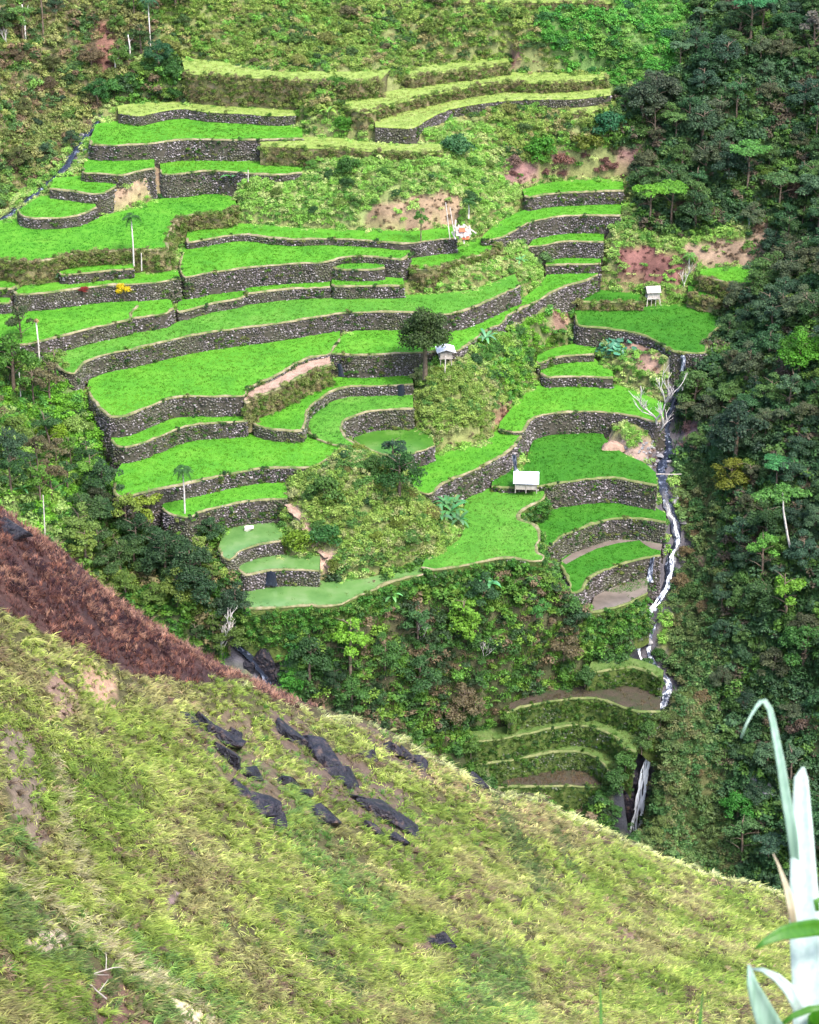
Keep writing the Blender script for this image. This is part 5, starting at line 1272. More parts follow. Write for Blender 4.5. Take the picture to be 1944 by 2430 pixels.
water('waterfall', FL[1:] + np.array([0, -0.3, 0.2]), [0.6, 1.2, 1.6, 2.0], M['brook'], 'shaded waterfall in the cleft under the lowest long paddy', 0.08, 10)
o = ribbon('footpath', np.array([hitT(7, q) for q in ((498,82),(520,115),(555,150),(585,190),(600,235),(618,265),(650,290),(672,300),(640,340))]), [1.0, 1.3, 1.2, 1.5, 1.1, 1.6, 1.3], M['dirt'], 0.12, 31); tag(o, 'pink bare earth path down the left flank of the shrubby knoll', 'path', None, 'structure')
# small spouts through the walls
def spout(tile, a, za, b, w, lab, seed):
    A_ = at_z(tile, a, za); c0, c1 = float(azc(T(tile, [a])[0])[1]), float(azc(T(tile, [b])[0])[1])
    H = (CAM[2] - za) * (c0 + 0.14) / (c1 + 0.14); B_ = at_drop(T(tile, [b])[0], H)
    water('waterfall', np.array([A_, (A_ + B_) / 2, B_]) + np.array([0, -0.28, 0]), [w, w * 1.1, w * 1.3], M['wet'] if w > 0.5 else M['trickle'], lab, 0.02, seed)
spout(5, (1641,193), ZT['p30'], (1641,250), 0.65, 'short spout of water falling into the middle horseshoe paddy', 21)
spout(8, (1040,296), ZT['p40'], (1030,400), 0.45, 'thin spout falling from the half-moon paddy', 22)
spout(6, (478,480), ZT['p44'], (482,548), 0.4, 'thin spout falling into the large dark paddy', 23)
spout(7, (420,352), ZT['p36'], (420,412), 0.9, 'dark wet spill down the wall above the lowest long paddy', 24)
spout(5, (1392,108), ZT['p28'], (1395,160), 0.6, 'dark wet spill at the end of the dirt path', 25)
# boulders by the water
BOULD = [rock_mesh(500 + i, (1.0, 0.85, 0.7), 16, 0.2) for i in range(5)]
for b in BOULD: b.materials.append(M['boulder'])
BLAB = {'SR': 'grey boulder in the bed of the right-hand stream', 'SL': 'grey boulder in the upper left ravine', 'SM': 'grey boulder beside the little left stream', 'FL': 'dark boulder beside the shaded waterfall'}
nb_ = 0
LEV = [('level with the thin waterfall', 905), ('level with the white leafless tree', 1060), ('near the log bridge', 1170), ('beside the fan-shaped paddy', 1260), ('beside the half-moon paddy', 1370), ('by the split cascade', 1570), ('by the abandoned terraces', 1690), ('beside the tall white waterfall', 2100)]
for nm, S, n, szr in (('SR', SR, 60, (0.35, 1.0)), ('SL', SL, 14, (0.4, 0.9)), ('SM', SM, 9, (0.3, 0.7)), ('FL', FL, 8, (0.5, 1.3))):
    C = catmull(S, 0.4)
    for i in range(n):
        q = C[RNG.integers(0, len(C))]; s = RNG.uniform(*szr)
        side = RNG.choice([-1, 1]) * RNG.uniform(0.45, 1.5); x, y = q[0] + side, q[1] + RNG.normal(0, 0.25)
        if not keep_clear(np.array([[x, y]]), 0.5)[0] and abs(side) > 0.9: continue
        o = bpy.data.objects.new('boulder', BOULD[nb_ % 5]); COL.objects.link(o); nb_ += 1
        zz = min(float(ground(x, y)), q[2] + 0.3)
        o.location = (x, y, zz + s * 0.12); o.scale = (s, s, s * RNG.uniform(0.7, 1.1)); o.rotation_euler = (RNG.normal(0, .25), RNG.normal(0, .25), RNG.uniform(0, 6.28))
        lab = BLAB[nm]
        if nm == 'SR':
            py = project(np.array([[x, y, zz]]))[0, 1]; lab = 'grey boulder in the stream, ' + next(a for a, b in LEV if py < b)
        tag(o, lab, 'boulder', lab.replace('grey boulder', 'boulders').replace('dark boulder', 'boulders'))
def put(o, p, rz=0.0, s=1.0): o.location = tuple(p); o.rotation_euler = (0, 0, rz); o.scale = (s, s, s); return o
o = link('boulder', rock_mesh(540, (0.9, 0.7, 0.6)), M['palerock']); put(o, at_z(7, (330,180), ZT['p35'] + 0.15)); tag(o, 'pale rounded boulder at the back of the murky square paddy', 'boulder')
o = link('boulder', rock_mesh(541, (0.6, 0.5, 0.5)), M['palerock']); put(o, hitT(1, (1222,357)) + np.array([0,0,.2])); tag(o, 'small white stone in a dark hollow on the upper slope', 'boulder')
o = link('boulder', rock_mesh(542, (1.8, 1.6, 1.4), 18), M['boulder']); put(o, hitT(9, (1500,710)) + np.array([0,0,.4])); tag(o, 'pale rock face showing through the dark forest at lower right', 'boulder')
o = link('boulder', rock_mesh(543, (1.4, 1.2, 1.2), 18), M['boulder']); put(o, hitT(9, (1455,640)) + np.array([0,0,.3])); tag(o, 'grey rock above the pale rock face in the dark forest', 'boulder')
o = link('boulder', rock_mesh(544, (1.6, 1.5, 1.5), 18), M['palerock']); put(o, hitT(4, (1310,770)) + np.array([0,0,.2])); tag(o, 'tan rock at the right end of the large right-hand paddy', 'boulder')
o = link('wet_rock', rock_mesh(546, (3.2, 2.4, 6.0), 22), M['rock']); put(o, at_drop(T(9, [(868,800)])[0], CAM[2] + 7.8) + np.array([0,0.9,0])); tag(o, 'wet black rock left of the tall white waterfall', 'rock')
o = link('wet_rock', rock_mesh(547, (1.8, 1.8, 3.6), 20), M['rock']); put(o, at_drop(T(9, [(920,640)])[0], CAM[2] + 2.9) + np.array([-.5,0.9,0])); tag(o, 'dark rock shoulder at the head of the tall white waterfall', 'rock')
o = link('wet_rock', rock_mesh(548, (2.2, 1.8, 4.4), 20), M['rock']); put(o, FL[3] + np.array([1.3,-.1,-1.2])); tag(o, 'dark rock rib in the cleft of the shaded waterfall', 'rock')
for q_, d_, l_ in (((255,640),(1.4,1.0,2.6),'dark rock left of the shaded waterfall'), ((310,760),(1.8,1.0,2.2),'dark rock slab under the left side of the shaded waterfall'), ((360,690),(1.2,1.0,1.8),'dark rock knob right of the shaded waterfall head')):
    o = link('wet_rock', rock_mesh(560 + q_[0], d_, 16, .4), M['rock']); put(o, hitT(7, q_) + np.array([0,.3,-.3])); tag(o, l_, 'rock')
o = link('wet_rock', rock_mesh(549, (1.8, 1.5, 2.2), 20), M['rock']); put(o, SR[19] + np.array([0.4,0.7,-.4])); tag(o, 'black rock between the strands of the split cascade', 'rock')
# heap of stones and the mud mound by the leafless tree
for i in range(46):
    q = T(6, [(RNG.uniform(930, 1080), RNG.uniform(425, 545))])[0]; p = hit(q); s = RNG.uniform(0.25, 0.6)
    o = bpy.data.objects.new('stone', BOULD[i % 5]); COL.objects.link(o); put(o, p + np.array([0, 0, s * 0.15]), RNG.uniform(0, 6.28), s)
    tag(o, 'loose grey stone in the rubble heap below the white leafless tree', 'stone', 'rubble heap by the leafless tree')
def mound(name, tile, px, z, dims, col, lab, seed):
    r = np.random.default_rng(seed); n = 22; V, F = [], []
    for i in range(7):
        a = i / 6
        for k in range(n):
            th = 2 * math.pi * k / n; rr = (1 - a) ** 0.8 * (1 + 0.15 * math.sin(3 * th + seed) + r.normal(0, 0.05))
            V.append((math.cos(th) * rr * dims[0] / 2, math.sin(th) * rr * dims[1] / 2, dims[2] * math.sin(a * 1.57) + r.normal(0, 0.04) - 0.3 * (i == 0)))
    F = [(i*n+k, i*n+(k+1) % n, (i+1)*n+(k+1) % n, (i+1)*n+k) for i in range(6) for k in range(n)]
    me = mesh_np(name, np.array(V), np.array(F), np.tile(np.array(col), (len(V), 1)), True)
    o = link(name, me, M['ground']); put(o, at_z(tile, px, z)); tag(o, lab, 'mound'); return o
mound('mud_mound', 6, (880,450), ZT['p42'] + 0.1, (2.6, 1.8, 0.7), (0.30,0.20,0.15), 'pale mud heap at the back of the large dark paddy', 3)

# ---------- huts ----------
def prism(mb, c, d, **k): return mb.box(c, d, **k)
h = empty('field_hut', at_z(6, (525,620), ZT['p42'] + 0.02), -0.06, 0.84); tag(h, 'low open hut with a white sheet roof on the rim of the large dark paddy', 'hut')
for i in range(6):                       # roof sheets
    MB().box((-1.35 + i * 0.54, 0, 1.52), (0.545, 2.3, 0.04), rx=0.30 + 0.004 * i).build('roof_sheet', M['metal'], h)
MB().box((0, -0.92, 1.12), (3.0, 0.1, 0.1)).build('beam', M['wood'], h); MB().box((0, 0.92, 1.74), (3.0, 0.1, 0.1)).build('beam', M['wood'], h)
for x_, y_, z_ in ((-1.35,-.92,1.1),(1.35,-.92,1.1),(-1.35,.92,1.7),(1.35,.92,1.7),(0,-.92,1.1)): MB().tube([(x_, y_, -0.2), (x_, y_, z_)], [.06, .05]).build('post', M['wood'], h)
MB().box((0, -0.85, 0.62), (2.6, 0.05, 0.55)).build('wall_panel', M['wood'], h); MB().box((0, 0.88, 0.8), (2.7, 0.05, 1.5)).build('wall_panel', M['wood'], h); MB().box((0, 0, 0.32), (2.7, 1.8, 0.08)).build('floor', M['wood'], h)
h = empty('field_hut', tuple(hitT(4, (195,805)) + np.array([0,0,-0.1])), 0.1); tag(h, 'tiny raised hut with a pale roof beside the lone dark tree', 'hut')
for x_ in (-.6, .6):
    for y_ in (-.6, .6): MB().tube([(x_, y_, -0.3), (x_, y_, 2.0)], [.05, .045]).build('post', M['wood'], h)
MB().box((0, 0, 1.15), (1.5, 1.4, 0.08)).build('floor', M['wood'], h)
MB().box((0, -.62, 1.5), (1.3, .05, .62)).build('wall_panel', M['wood'], h); MB().box((0, .62, 1.5), (1.3, .05, .7)).build('wall_panel', M['wood'], h)
for s_ in (-1, 1): MB().box((s_ * .5, 0, 2.13), (1.12, 1.9, .05), ry=s_ * 0.32).build('roof_slope', M['metal'], h)
h = empty('stilted_shack', at_z(4, (1042,543), ZT['p47'] + 0.35), 0.15, 0.72); tag(h, 'leaning stilted shack with bleached walls above the large right-hand paddy', 'hut')
for x_ in (-.95, -.3, .4, 1.0):
    for y_ in (-.6, .7): MB().tube([(x_ * 1.05, y_ * 1.1, -0.7), (x_, y_, 2.2)], [.05, .045]).build('post', M['palewood'], h)
MB().box((0, 0, .75), (2.2, 1.6, .08)).build('floor', M['palewood'], h)
for i in range(7): MB().box((-.9 + i * .3, -.66, 1.25), (.27, .04, 1.5), ry=RNG.normal(0, .04)).build('plank', M['palewood'], h)
MB().box((0, .7, 1.4), (2.1, .05, 1.3)).build('wall_panel', M['wood'], h)
MB().box((0, -.5, 2.25), (2.4, 1.3, .12), rx=.75).build('roof_slope', M['thatch'], h); MB().box((0, .6, 2.25), (2.6, 1.5, .12), rx=-.55).build('roof_slope', M['thatch'], h)
for a_ in (-1.25, 1.25): MB().tube([(a_, -1.1, -0.6), (a_ * .7, -.6, 1.9)], [.04, .035]).build('brace', M['palewood'], h)
h = empty('collapsed_shed', at_z(4, (268,285), ZT['p9'] + 0.35), 0.1); tag(h, 'collapsed shed, a heap of bleached planks with red scraps', 'hut')
for i in range(14):
    MB().box((RNG.uniform(-1.1, 1.2), RNG.uniform(-.5, .6), RNG.uniform(.3, 1.1)), (.15, .05, RNG.uniform(1.0, 2.2)), rx=RNG.normal(-.75, .35), ry=RNG.normal(-.3, .4)).build('plank', M['palewood' if i % 3 else 'wood'], h)
for i in range(3): MB().box((RNG.uniform(-.6, 1), RNG.uniform(-.6, 0), RNG.uniform(.5, 1.1)), (1.0, .05, 1.1), rx=RNG.normal(-.7, .2), ry=RNG.normal(0, .3)).build('wall_panel', M['thatch'], h)
MB().tube([(-1.5, .3, -0.2), (-2.0, .6, 4.2)], [.06, .05]).build('pole', M['palewood'], h); MB().tube([(-.9, .3, -0.2), (-1.5, .6, 3.6)], [.06, .05]).build('pole', M['palewood'], h)
for c_, d_ in (((-.2,-.5,1.2),(.7,.1,.5)),((.2,-.7,.3),(.8,.1,.4))): MB().box(c_, d_, rx=-.5).build('red_scrap', M['red'], h)
# log bridge, poles
o = MB().tube([(-1.6, 0, 0), (-.6, 0, .06), (.7, 0, .04), (1.7, 0, .1)], [.07, .07, .06, .05], 8).build('log_bridge', M['wood']); put(o, at_z(6, (1097,563), 19.3), -0.04); tag(o, 'bleached log laid across the stream as a bridge', 'log')
def pole(tile, base, h_, lab, z=None, lean=0.02):
    p = at_z(tile, base, z) if z is not None else hitT(tile, base)
    o = MB().tube([(0, 0, -.3), (lean * h_, 0, h_ * .5), (lean * h_ * 1.6, 0, h_)], [.07, .06, .05]).build('pole', M['palewood']); put(o, p); tag(o, lab, 'pole')
pole(6, (192,165), 2.6, 'pale post standing in front of the tiny raised hut')
pole(1, (1005,640), 1.6, 'left one of two thin stakes beside the red rubble', ZT['p5']); pole(1, (1025,650), 1.8, 'right one of two thin stakes beside the red rubble', ZT['p5'])
pole(1, (1016,775), 2.4, 'thin pale stake right of the banana clump on the upper left'); pole(3, (580,408), 1.8, 'pale stake beside the left slender palm', ZT['p25'])
pole(5, (86,275), 3.6, 'bare pale pole on the left slope under the leafy tree'); pole(5, (185,828), 4.8, 'tall white pole of a trunk among the lower left shrubs')

# ---------- trees ----------
def limb_mesh(seed, h_, r0, nl, spread, crown0):
    r = random.Random(seed); mb = MB(); tip = Vector((r.uniform(-.3, .3), r.uniform(-.3, .3), h_))
    pts = [Vector((0, 0, -0.5)), Vector((r.uniform(-.1, .1), r.uniform(-.1, .1), h_ * .35)), tip * .7, tip]
    mb.tube(pts, [r0 * 1.25, r0, r0 * .7, r0 * .2], 7)
    for i in range(nl):
        t = crown0 + (0.9 - crown0) * i / max(nl - 1, 1); a = i * 2.4 + r.uniform(-.4, .4)
        b = tip * t; L = spread * r.uniform(.7, 1.0) * (1.1 - .4 * t)
        mb.tube([b, b + Vector((math.cos(a) * L * .5, math.sin(a) * L * .5, L * .35)), b + Vector((math.cos(a) * L, math.sin(a) * L, L * .55))], [r0 * .45, r0 * .28, r0 * .08], 5)
    return mb.mesh('trunk', True)
TV = {}
def tree_variant(key, seed, h_, blobs, n, leaf, trunk, up=0.5, aspect=0.6, droop=0.2, fill=0.4, barkm='bark', leafm='leaf_o'):
    cm = mesh_np('crown', *foliage(seed, blobs, n, leaf, fill, up, aspect, droop)); cm.materials.append(M[leafm])
    trunk.materials.append(M[barkm]); TV[key] = (trunk, cm)
def lumps(seed, n, cz, rx, rz, br, flat=0.8):
    r = random.Random(seed); L = []
    for i in range(n):
        a = i * 2.4 + r.uniform(-.5, .5); q = math.sqrt((i + .5) / n)
        L.append((math.cos(a) * rx * q, math.sin(a) * rx * q, cz + rz * (1 - q * q) * r.uniform(.5, 1.1) + r.uniform(-.35, .35) * rz, br * r.uniform(.7, 1.25), br * r.uniform(.7, 1.25), br * flat * r.uniform(.7, 1.15)))
    return L
for i in range(5): tree_variant(f'round{i}', 200 + i, 6, lumps(20 + i, 16, 2.6, 2.1, 2.2, 0.85), 3600, 0.125, limb_mesh(i, 5.0, .16, 7, 1.9, .4))
for i in range(3): tree_variant(f'flat{i}', 210 + i, 6, lumps(30 + i, 11, 4.9, 2.0, 0.5, 0.75, 0.45), 1700, 0.14, limb_mesh(10 + i, 5.2, .13, 7, 2.3, .55), 1.0)
for i in range(3): tree_variant(f'loose{i}', 220 + i, 6, lumps(40 + i, 9, 3.4, 1.4, 2.0, 0.6), 1500, 0.125, limb_mesh(20 + i, 5.6, .12, 8, 1.7, .3))
for i in range(4): tree_variant(f'bush{i}', 230 + i, 2.5, lumps(50 + i, 9, 0.85, 1.0, 0.8, 0.6), 1500, 0.105, limb_mesh(30 + i, 1.6, .06, 5, 0.9, .2))
def tree(key, p, s, tint, lab, group=None, rz=None, name='broadleaf_tree', cat='tree', wide=1.0, barkm=None):
    root = empty(name, tuple(p), random.uniform(0, 6.28) if rz is None else rz); root.scale = (s * wide, s * wide, s)
    tag(root, lab, cat, group)
    tr, cm = TV[key]
    if barkm: tr = tr.copy(); tr.materials.clear(); tr.materials.append(M[barkm])
    for nm, me in (('trunk', tr), ('crown', cm)):
        o = bpy.data.objects.new(nm if name != 'shrub' else ('stems' if nm == 'trunk' else 'foliage'), me); COL.objects.link(o); o.parent = root; o.color = (*tint, 1)
    return root
USED = []
def spot(tile, px, dz=-0.15):
    p = hitT(tile, px) + np.array([0, 0, dz]); USED.append((p[0], p[1])); return p
pz = at_z(4, (112,838), 28.7); USED.append((pz[0], pz[1]))
# the lone dark tree: its own crown
tree_variant('lone', 260, 8, lumps(77, 26, 3.9, 2.0, 2.9, 1.0, 1.0), 9000, 0.13, limb_mesh(44, 7.2, .22, 9, 2.2, .3), 0.3, fill=0.6)
tree('lone', pz + np.array([0,0,-.2]), 1.0, (0.05,0.085,0.025), 'lone dark round-crowned tree in the middle of the terraces', name='lone_tree', wide=1.12)
# bright and remarkable trees
for key, tile, px, s, tint, lab in (
 ('flat0', 4, (1030,235), 0.95, (0.13,0.32,0.03), 'bright green flat-topped tree at the forest edge, left of a pair'), ('flat1', 4, (1120,225), 0.95, (0.11,0.28,0.03), 'bright green flat-topped tree at the forest edge, right of a pair'),
 ('round0', 4, (1215,260), 0.95, (0.035,0.08,0.03), 'dark rounded tree right of the bright green pair'), ('loose0', 4, (1055,120), 0.8, (0.07,0.14,0.04), 'thin-trunked tree above the bright green pair'),
 ('flat2', 4, (1430,90), 1.1, (0.09,0.24,0.05), 'pale green tree high in the dark forest'), ('flat0', 2, (1440,190), 1.2, (0.04,0.17,0.06), 'blue-green spreading tree near the top right corner'),
 ('loose1', 2, (1700,230), 1.1, (0.14,0.13,0.11), 'greyish bare-limbed tree at the right edge near the top'), ('round1', 2, (1060,490), 1.15, (0.055,0.075,0.045), 'grey-green tree clump with pale stems on the upper right'),
 ('round2', 2, (1000,520), 1.05, (0.05,0.08,0.045), 'grey-green tree at the tip of the forest edge'), ('bush0', 2, (870,560), 1.7, (0.03,0.12,0.05), 'dark blue-green shrub at the gap above the purple bank'),
 ('bush1', 2, (585,660), 1.5, (0.06,0.2,0.02), 'upright bright green shrub above the purple bank'), ('bush0', 2, (680,690), 1.0, (0.20,0.10,0.08), 'reddish dry shrub in the middle of the purple bank'), ('bush3', 2, (850,700), 0.8, (0.19,0.10,0.085), 'reddish dry shrub at the right of the purple bank'), ('bush1', 2, (470,690), 0.9, (0.17,0.11,0.09), 'brown dry shrub at the left of the purple bank'), ('bush2', 2, (770,640), 1.6, (0.11,0.14,0.02), 'olive shrub right of the purple bank'),
 ('round3', 4, (1640,850), 1.0, (0.07,0.20,0.02), 'yellow-green tree low in the forest opposite the thin waterfall'), ('round4', 6, (1640,170), 1.0, (0.08,0.25,0.02), 'fresh green tree at the right edge, level with the taro patch'),
 ('loose2', 8, (1580,580), 1.15, (0.13,0.28,0.03), 'lime green tree on the lower forest slope'), ('loose0', 8, (1490,390), 1.0, (0.12,0.30,0.05), 'slim light green tree midway down the forest slope'),
 ('round0', 8, (1360,60), 0.9, (0.13,0.15,0.02), 'olive yellow bushy tree on the bank by the log bridge'), ('round1', 8, (1660,760), 1.0, (0.05,0.14,0.03), 'green tree beside the lower right forest hollow'),
 ('round2', 9, (1370,830), 0.75, (0.05,0.20,0.03), 'round green bush low in the dark gorge'), ('flat1', 6, (1545,645), 0.8, (0.06,0.22,0.07), 'small light crown above the leaning white trunk'),
 ('loose1', 7, (745,800), 1.25, (0.15,0.32,0.03), 'lime green tree alone on the steep scrub below the paddies'), ('loose2', 7, (1205,640), 0.95, (0.16,0.33,0.04), 'yellow-green sapling on the steep scrub below the hourglass paddy'),
 ('bush3', 8, (270,620), 1.4, (0.14,0.29,0.03), 'bright leafy shrub on the steep scrub, left part'), ('round3', 8, (560,560), 0.6, (0.07,0.22,0.05), 'fresh green shrub below the tip of the hourglass paddy'),
 ('round4', 8, (345,510), 0.7, (0.04,0.10,0.04), 'dark blue-green shrub on the steep scrub'), ('round0', 5, (60,240), 1.25, (0.06,0.15,0.02), 'large leafy tree on the left slope, glossy green'),
 ('loose0', 3, (92,745), 0.95, (0.06,0.085,0.035), 'thin dark sparse tree at the left edge, level with the yellow shrub paddy'), ('round1', 5, (45,560), 0.9, (0.04,0.08,0.04), 'grey-green tree at the left edge below the slope'),
 ('loose1', 5, (215,680), 0.9, (0.12,0.10,0.05), 'brownish sparse tree on the left slope'), ('bush0', 5, (215,440), 1.3, (0.16,0.27,0.02), 'yellow-green shrub on the left slope'),
 ('loose2', 10, (760,290), 1.1, (0.18,0.25,0.03), 'feathery yellow-green bamboo clump below the left paddies'), ('loose1', 10, (650,260), 0.9, (0.16,0.23,0.04), 'feathery bamboo clump left of the yellow-green one'),
 ('round3', 10, (420,330), 0.85, (0.14,0.22,0.05), 'pale green shrub tree above the burnt crest'), ('round2', 10, (510,140), 0.55, (0.035,0.045,0.02), 'dark brownish shrub on the lower left bank'),
 ('round4', 10, (700,380), 0.9, (0.03,0.07,0.025), 'dark tree in the lower left wood, uppermost'), ('round0', 10, (850,500), 1.0, (0.03,0.065,0.025), 'dark tree in the middle of the lower left wood'), ('round1', 10, (980,540), 0.95, (0.035,0.075,0.03), 'dark tree in the lower left wood beside the murky paddies'),
 ('round2', 10, (1000,650), 0.9, (0.03,0.07,0.03), 'dark tree lowest in the lower left wood'), ('round3', 10, (1210,700), 0.75, (0.035,0.07,0.035), 'dark tree at the head of the shaded waterfall'), ('loose0', 10, (620,480), 0.8, (0.06,0.11,0.03), 'greyish green tree just beyond the burnt crest'),
 ('loose2', 1, (100,180), 1.0, (0.11,0.22,0.05), 'pale-trunked light green tree in the top left corner'), ('round1', 1, (650,290), 0.75, (0.03,0.10,0.04), 'dark green tree beside the hedge on the upper left'), ('round2', 1, (400,440), 0.7, (0.035,0.12,0.03), 'dark green tree at the upper end of the left ravine'),
 ('round3', 1, (720,40), 0.9, (0.025,0.05,0.03), 'dark tree at the top beside the tall palm'), ('bush1', 1, (1410,545), 1.1, (0.06,0.19,0.02), 'round green bush right of the topmost bright paddy'), ('bush2', 1, (1380,370), 1.0, (0.06,0.16,0.02), 'green bush on the upper fallow terrace'),
 ('bush3', 3, (655,135), 0.55, (0.03,0.11,0.03), 'small round bush at the foot of the bare earth mound'), ('bush0', 3, (1430,30), 1.2, (0.04,0.11,0.02), 'dark bush on the grassy slope, left of centre'), ('bush1', 3, (230,455), 0.75, (0.04,0.13,0.06), 'blue-green bush above the slender rice strip at left'),
 ('bush2', 2, (240,650), 1.6, (0.05,0.14,0.05), 'large blue-green bush on the upper middle slope'), ('round4', 7, (945,70), 1.0, (0.03,0.09,0.02), 'dark green tree on the right flank of the shrubby knoll'), ('loose0', 7, (925,-20), 0.85, (0.04,0.085,0.05), 'grey-green sparse tree behind the shrubby knoll'),
 ('bush3', 7, (640,80), 1.5, (0.07,0.15,0.03), 'leafy shrub on the left flank of the shrubby knoll'), ('bush0', 7, (640,250), 1.2, (0.04,0.13,0.03), 'dark leafy shrub beside the pink dirt path'), ('bush1', 7, (530,280), 1.3, (0.13,0.22,0.02), 'yellow-green shrub between the murky paddies and the pink path'),
 ('bush2', 8, (990,450), 1.1, (0.10,0.18,0.06), 'pale shrub overhanging the small muddy pond'), ('bush3', 4, (590,390), 0.9, (0.11,0.21,0.07), 'pale green bush by the shortest rice strip'), ('bush0', 4, (560,290), 0.7, (0.17,0.21,0.03), 'yellowish bush at the left end of the short right-hand paddy'),
 ('bush1', 4, (80,285), 0.0, (0.08,0.2,0.03), ''),
 ('round0', 6, (1380,520), 1.3, (0.03,0.06,0.035), 'tall dark tree with a bare trunk in the forest above the log bridge'),
 ('bush2', 4, (720,720), 0.8, (0.03,0.12,0.05), 'dark glossy bush above the upper pointed paddy'), ('bush3', 4, (800,480), 0.7, (0.03,0.10,0.04), 'dark bush at the end of the long rice ribbon')):
    if s > 0: tree(key, spot(tile, px), s, tint, lab, name='shrub' if key.startswith('bush') else 'broadleaf_tree', cat='shrub' if key.startswith('bush') else 'tree')
for key, px, s, tint, z_, lab in (
 ('bush0', (985, 425), 0.86, (0.06, 0.13, 0.03), 3.4, 'shrub on the right flank of the abandoned steps, upper'),
 ('bush1', (955, 490), 0.80, (0.08, 0.15, 0.04), 2.0, 'shrub on the right flank of the abandoned steps, just above the tall fall'),
 ('bush2', (885, 560), 0.86, (0.06, 0.14, 0.03), 1.0, 'shrub at the curled end of the longest abandoned step'),
 ('bush3', (845, 640), 0.98, (0.05, 0.12, 0.03), -0.6, 'shrub under the curled end of the abandoned steps'),
 ('bush0', (1035, 370), 0.69, (0.09, 0.15, 0.04), 4.0, 'shrub beside the dark dry mud floor'),
 ('bush1', (215, 505), 0.80, (0.08, 0.16, 0.03), 1.6, 'shrub at the left end of the longest abandoned step'),
 ('bush2', (380, 375), 0.75, (0.09, 0.17, 0.03), 4.0, 'shrub at the left end of the dry mud step'),
 ('bush3', (710, 195), 0.86, (0.05, 0.12, 0.03), 6.2, 'shrub at the left end of the highest abandoned step'),
 ('bush0', (255, 600), 0.69, (0.1, 0.17, 0.04), -0.8, 'shrub at the left end of the thin abandoned step'),
):
    tree(key, at_z(9, px, z_) + np.array([0, -0.4, -0.5]), s, tint, lab, name='shrub', cat='shrub')
p = at_z(4, (95,295), ZT['p9'] + 0.1); tree('loose1', p, 0.72, (0.07,0.19,0.03), 'small leafy sapling left of the collapsed shed', wide=0.75)
tree('bush0', at_z(3, (508,530), ZT['p19'] + 0.4), 0.85, (0.62,0.46,0.01), 'bright yellow flowering shrub on the left terraces', name='shrub', cat='shrub', wide=0.75)
tree('bush1', at_z(3, (343,512), ZT['p24'] - 0.6), 0.42, (0.24,0.03,0.03), 'small dark red shrub on the wall left of the yellow one', name='shrub', cat='shrub')
for i in range(11):
    q_ = (RNG.uniform(440, 960), RNG.uniform(650, 730)); tree(f'bush{i % 4}', spot(2, q_), RNG.uniform(.3, .55), np.array((0.17, 0.085, 0.075)) * RNG.uniform(.7, 1.3), 'small withered reddish bush on the crumbling purple bank', 'withered bushes of the purple bank', name='shrub', cat='shrub')
# leafless trees
def bare_tree(p, h_, seed, lab, mat='palebark', forks=3, lean=0.0, r0=0.11):
    r = random.Random(seed); root = empty('leafless_tree', tuple(p)); tag(root, lab, 'tree'); mb = MB(); tw = MB()
    def grow(a, d, L, rad, lv, m_):
        pts = [a]; q = a.copy(); dd = d.copy()
        for i in range(3):
            dd = (dd + Vector((r.gauss(0, .12), r.gauss(0, .12), .06))).normalized(); q = q + dd * L / 3; pts.append(q.copy())
        m_.tube(pts, [rad, rad * .85, rad * .7, rad * .5], 5)
        if lv:
            for i in range(forks if lv > 1 else 3):
                an = r.uniform(0, 6.28); nd = (dd + Vector((math.cos(an), math.sin(an), r.uniform(.1, .5))) * r.uniform(.3, .6)).normalized()
                grow(pts[r.choice([1, 2, 3])] if i else q, nd, L * r.uniform(.6, .8), rad * .62, lv - 1, tw)
    grow(Vector((0, 0, -.3)), Vector((lean, 0, 1)).normalized(), h_ * .40, r0, 4, mb)
    mb.build('trunk', M[mat], root, True); tw.build('branches', M[mat], root, True)
bare_tree(at_z(6, (1072,425), 19.6), 9.6, 5, 'white leafless tree beside the stream', 'whitebark', lean=-.12, r0=.2)
bare_tree(hitT(7, (218,700)), 5.2, 9, 'pale leafless tree left of the shaded waterfall', r0=.13)
bare_tree(hitT(8, (100,650)), 3.8, 12, 'thin grey dead tree on the steep scrub, left part', r0=.05); bare_tree(hitT(8, (330,720)), 3.0, 14, 'fallen-looking grey branch tree on the steep scrub', lean=.8, r0=.05)
bare_tree(hitT(4, (1170,500)), 3.6, 15, 'dry stalk tree right of the stilted shack', lean=.02, r0=.07); bare_tree(hitT(1, (40,215)), 3.4, 16, 'small bare tree at the upper left edge', r0=.05); bare_tree(hitT(8, (1270,360)), 2.6, 19, 'reddish dead bush on the right bank', 'bark', 4, r0=.05)
# leaning white trunk in the forest
p = hitT(8, (1622,310)); q = hitT(8, (1570,250)); root = empty('leaning_tree', tuple(p)); tag(root, 'leaning white-trunked tree in the dark forest on the right', 'tree')
MB().tube([(0, 0, -.4), (-1.0, -.5, 3.2), (-1.7, -.9, 6.2), (-1.95, -1.0, 8.4)], [.13, .12, .10, .06], 7).build('trunk', M['palebark'], root, True)
cm = mesh_np('crown', *foliage(271, [(-2 + a, -1 + b, 8.3 + c, .9, .9, .35) for a, b, c in ((0,0,.3),(1.3,0,0),(-1.4,.2,-.1),(.3,1.1,.1),(-.3,-1.1,-.1),(2.2,.4,-.3),(-2.3,-.3,-.25))], 900, .17, .4, 1.0)); o = link('crown', cm, M['leaf_o'], root); o.color = (0.08, 0.20, 0.04, 1)
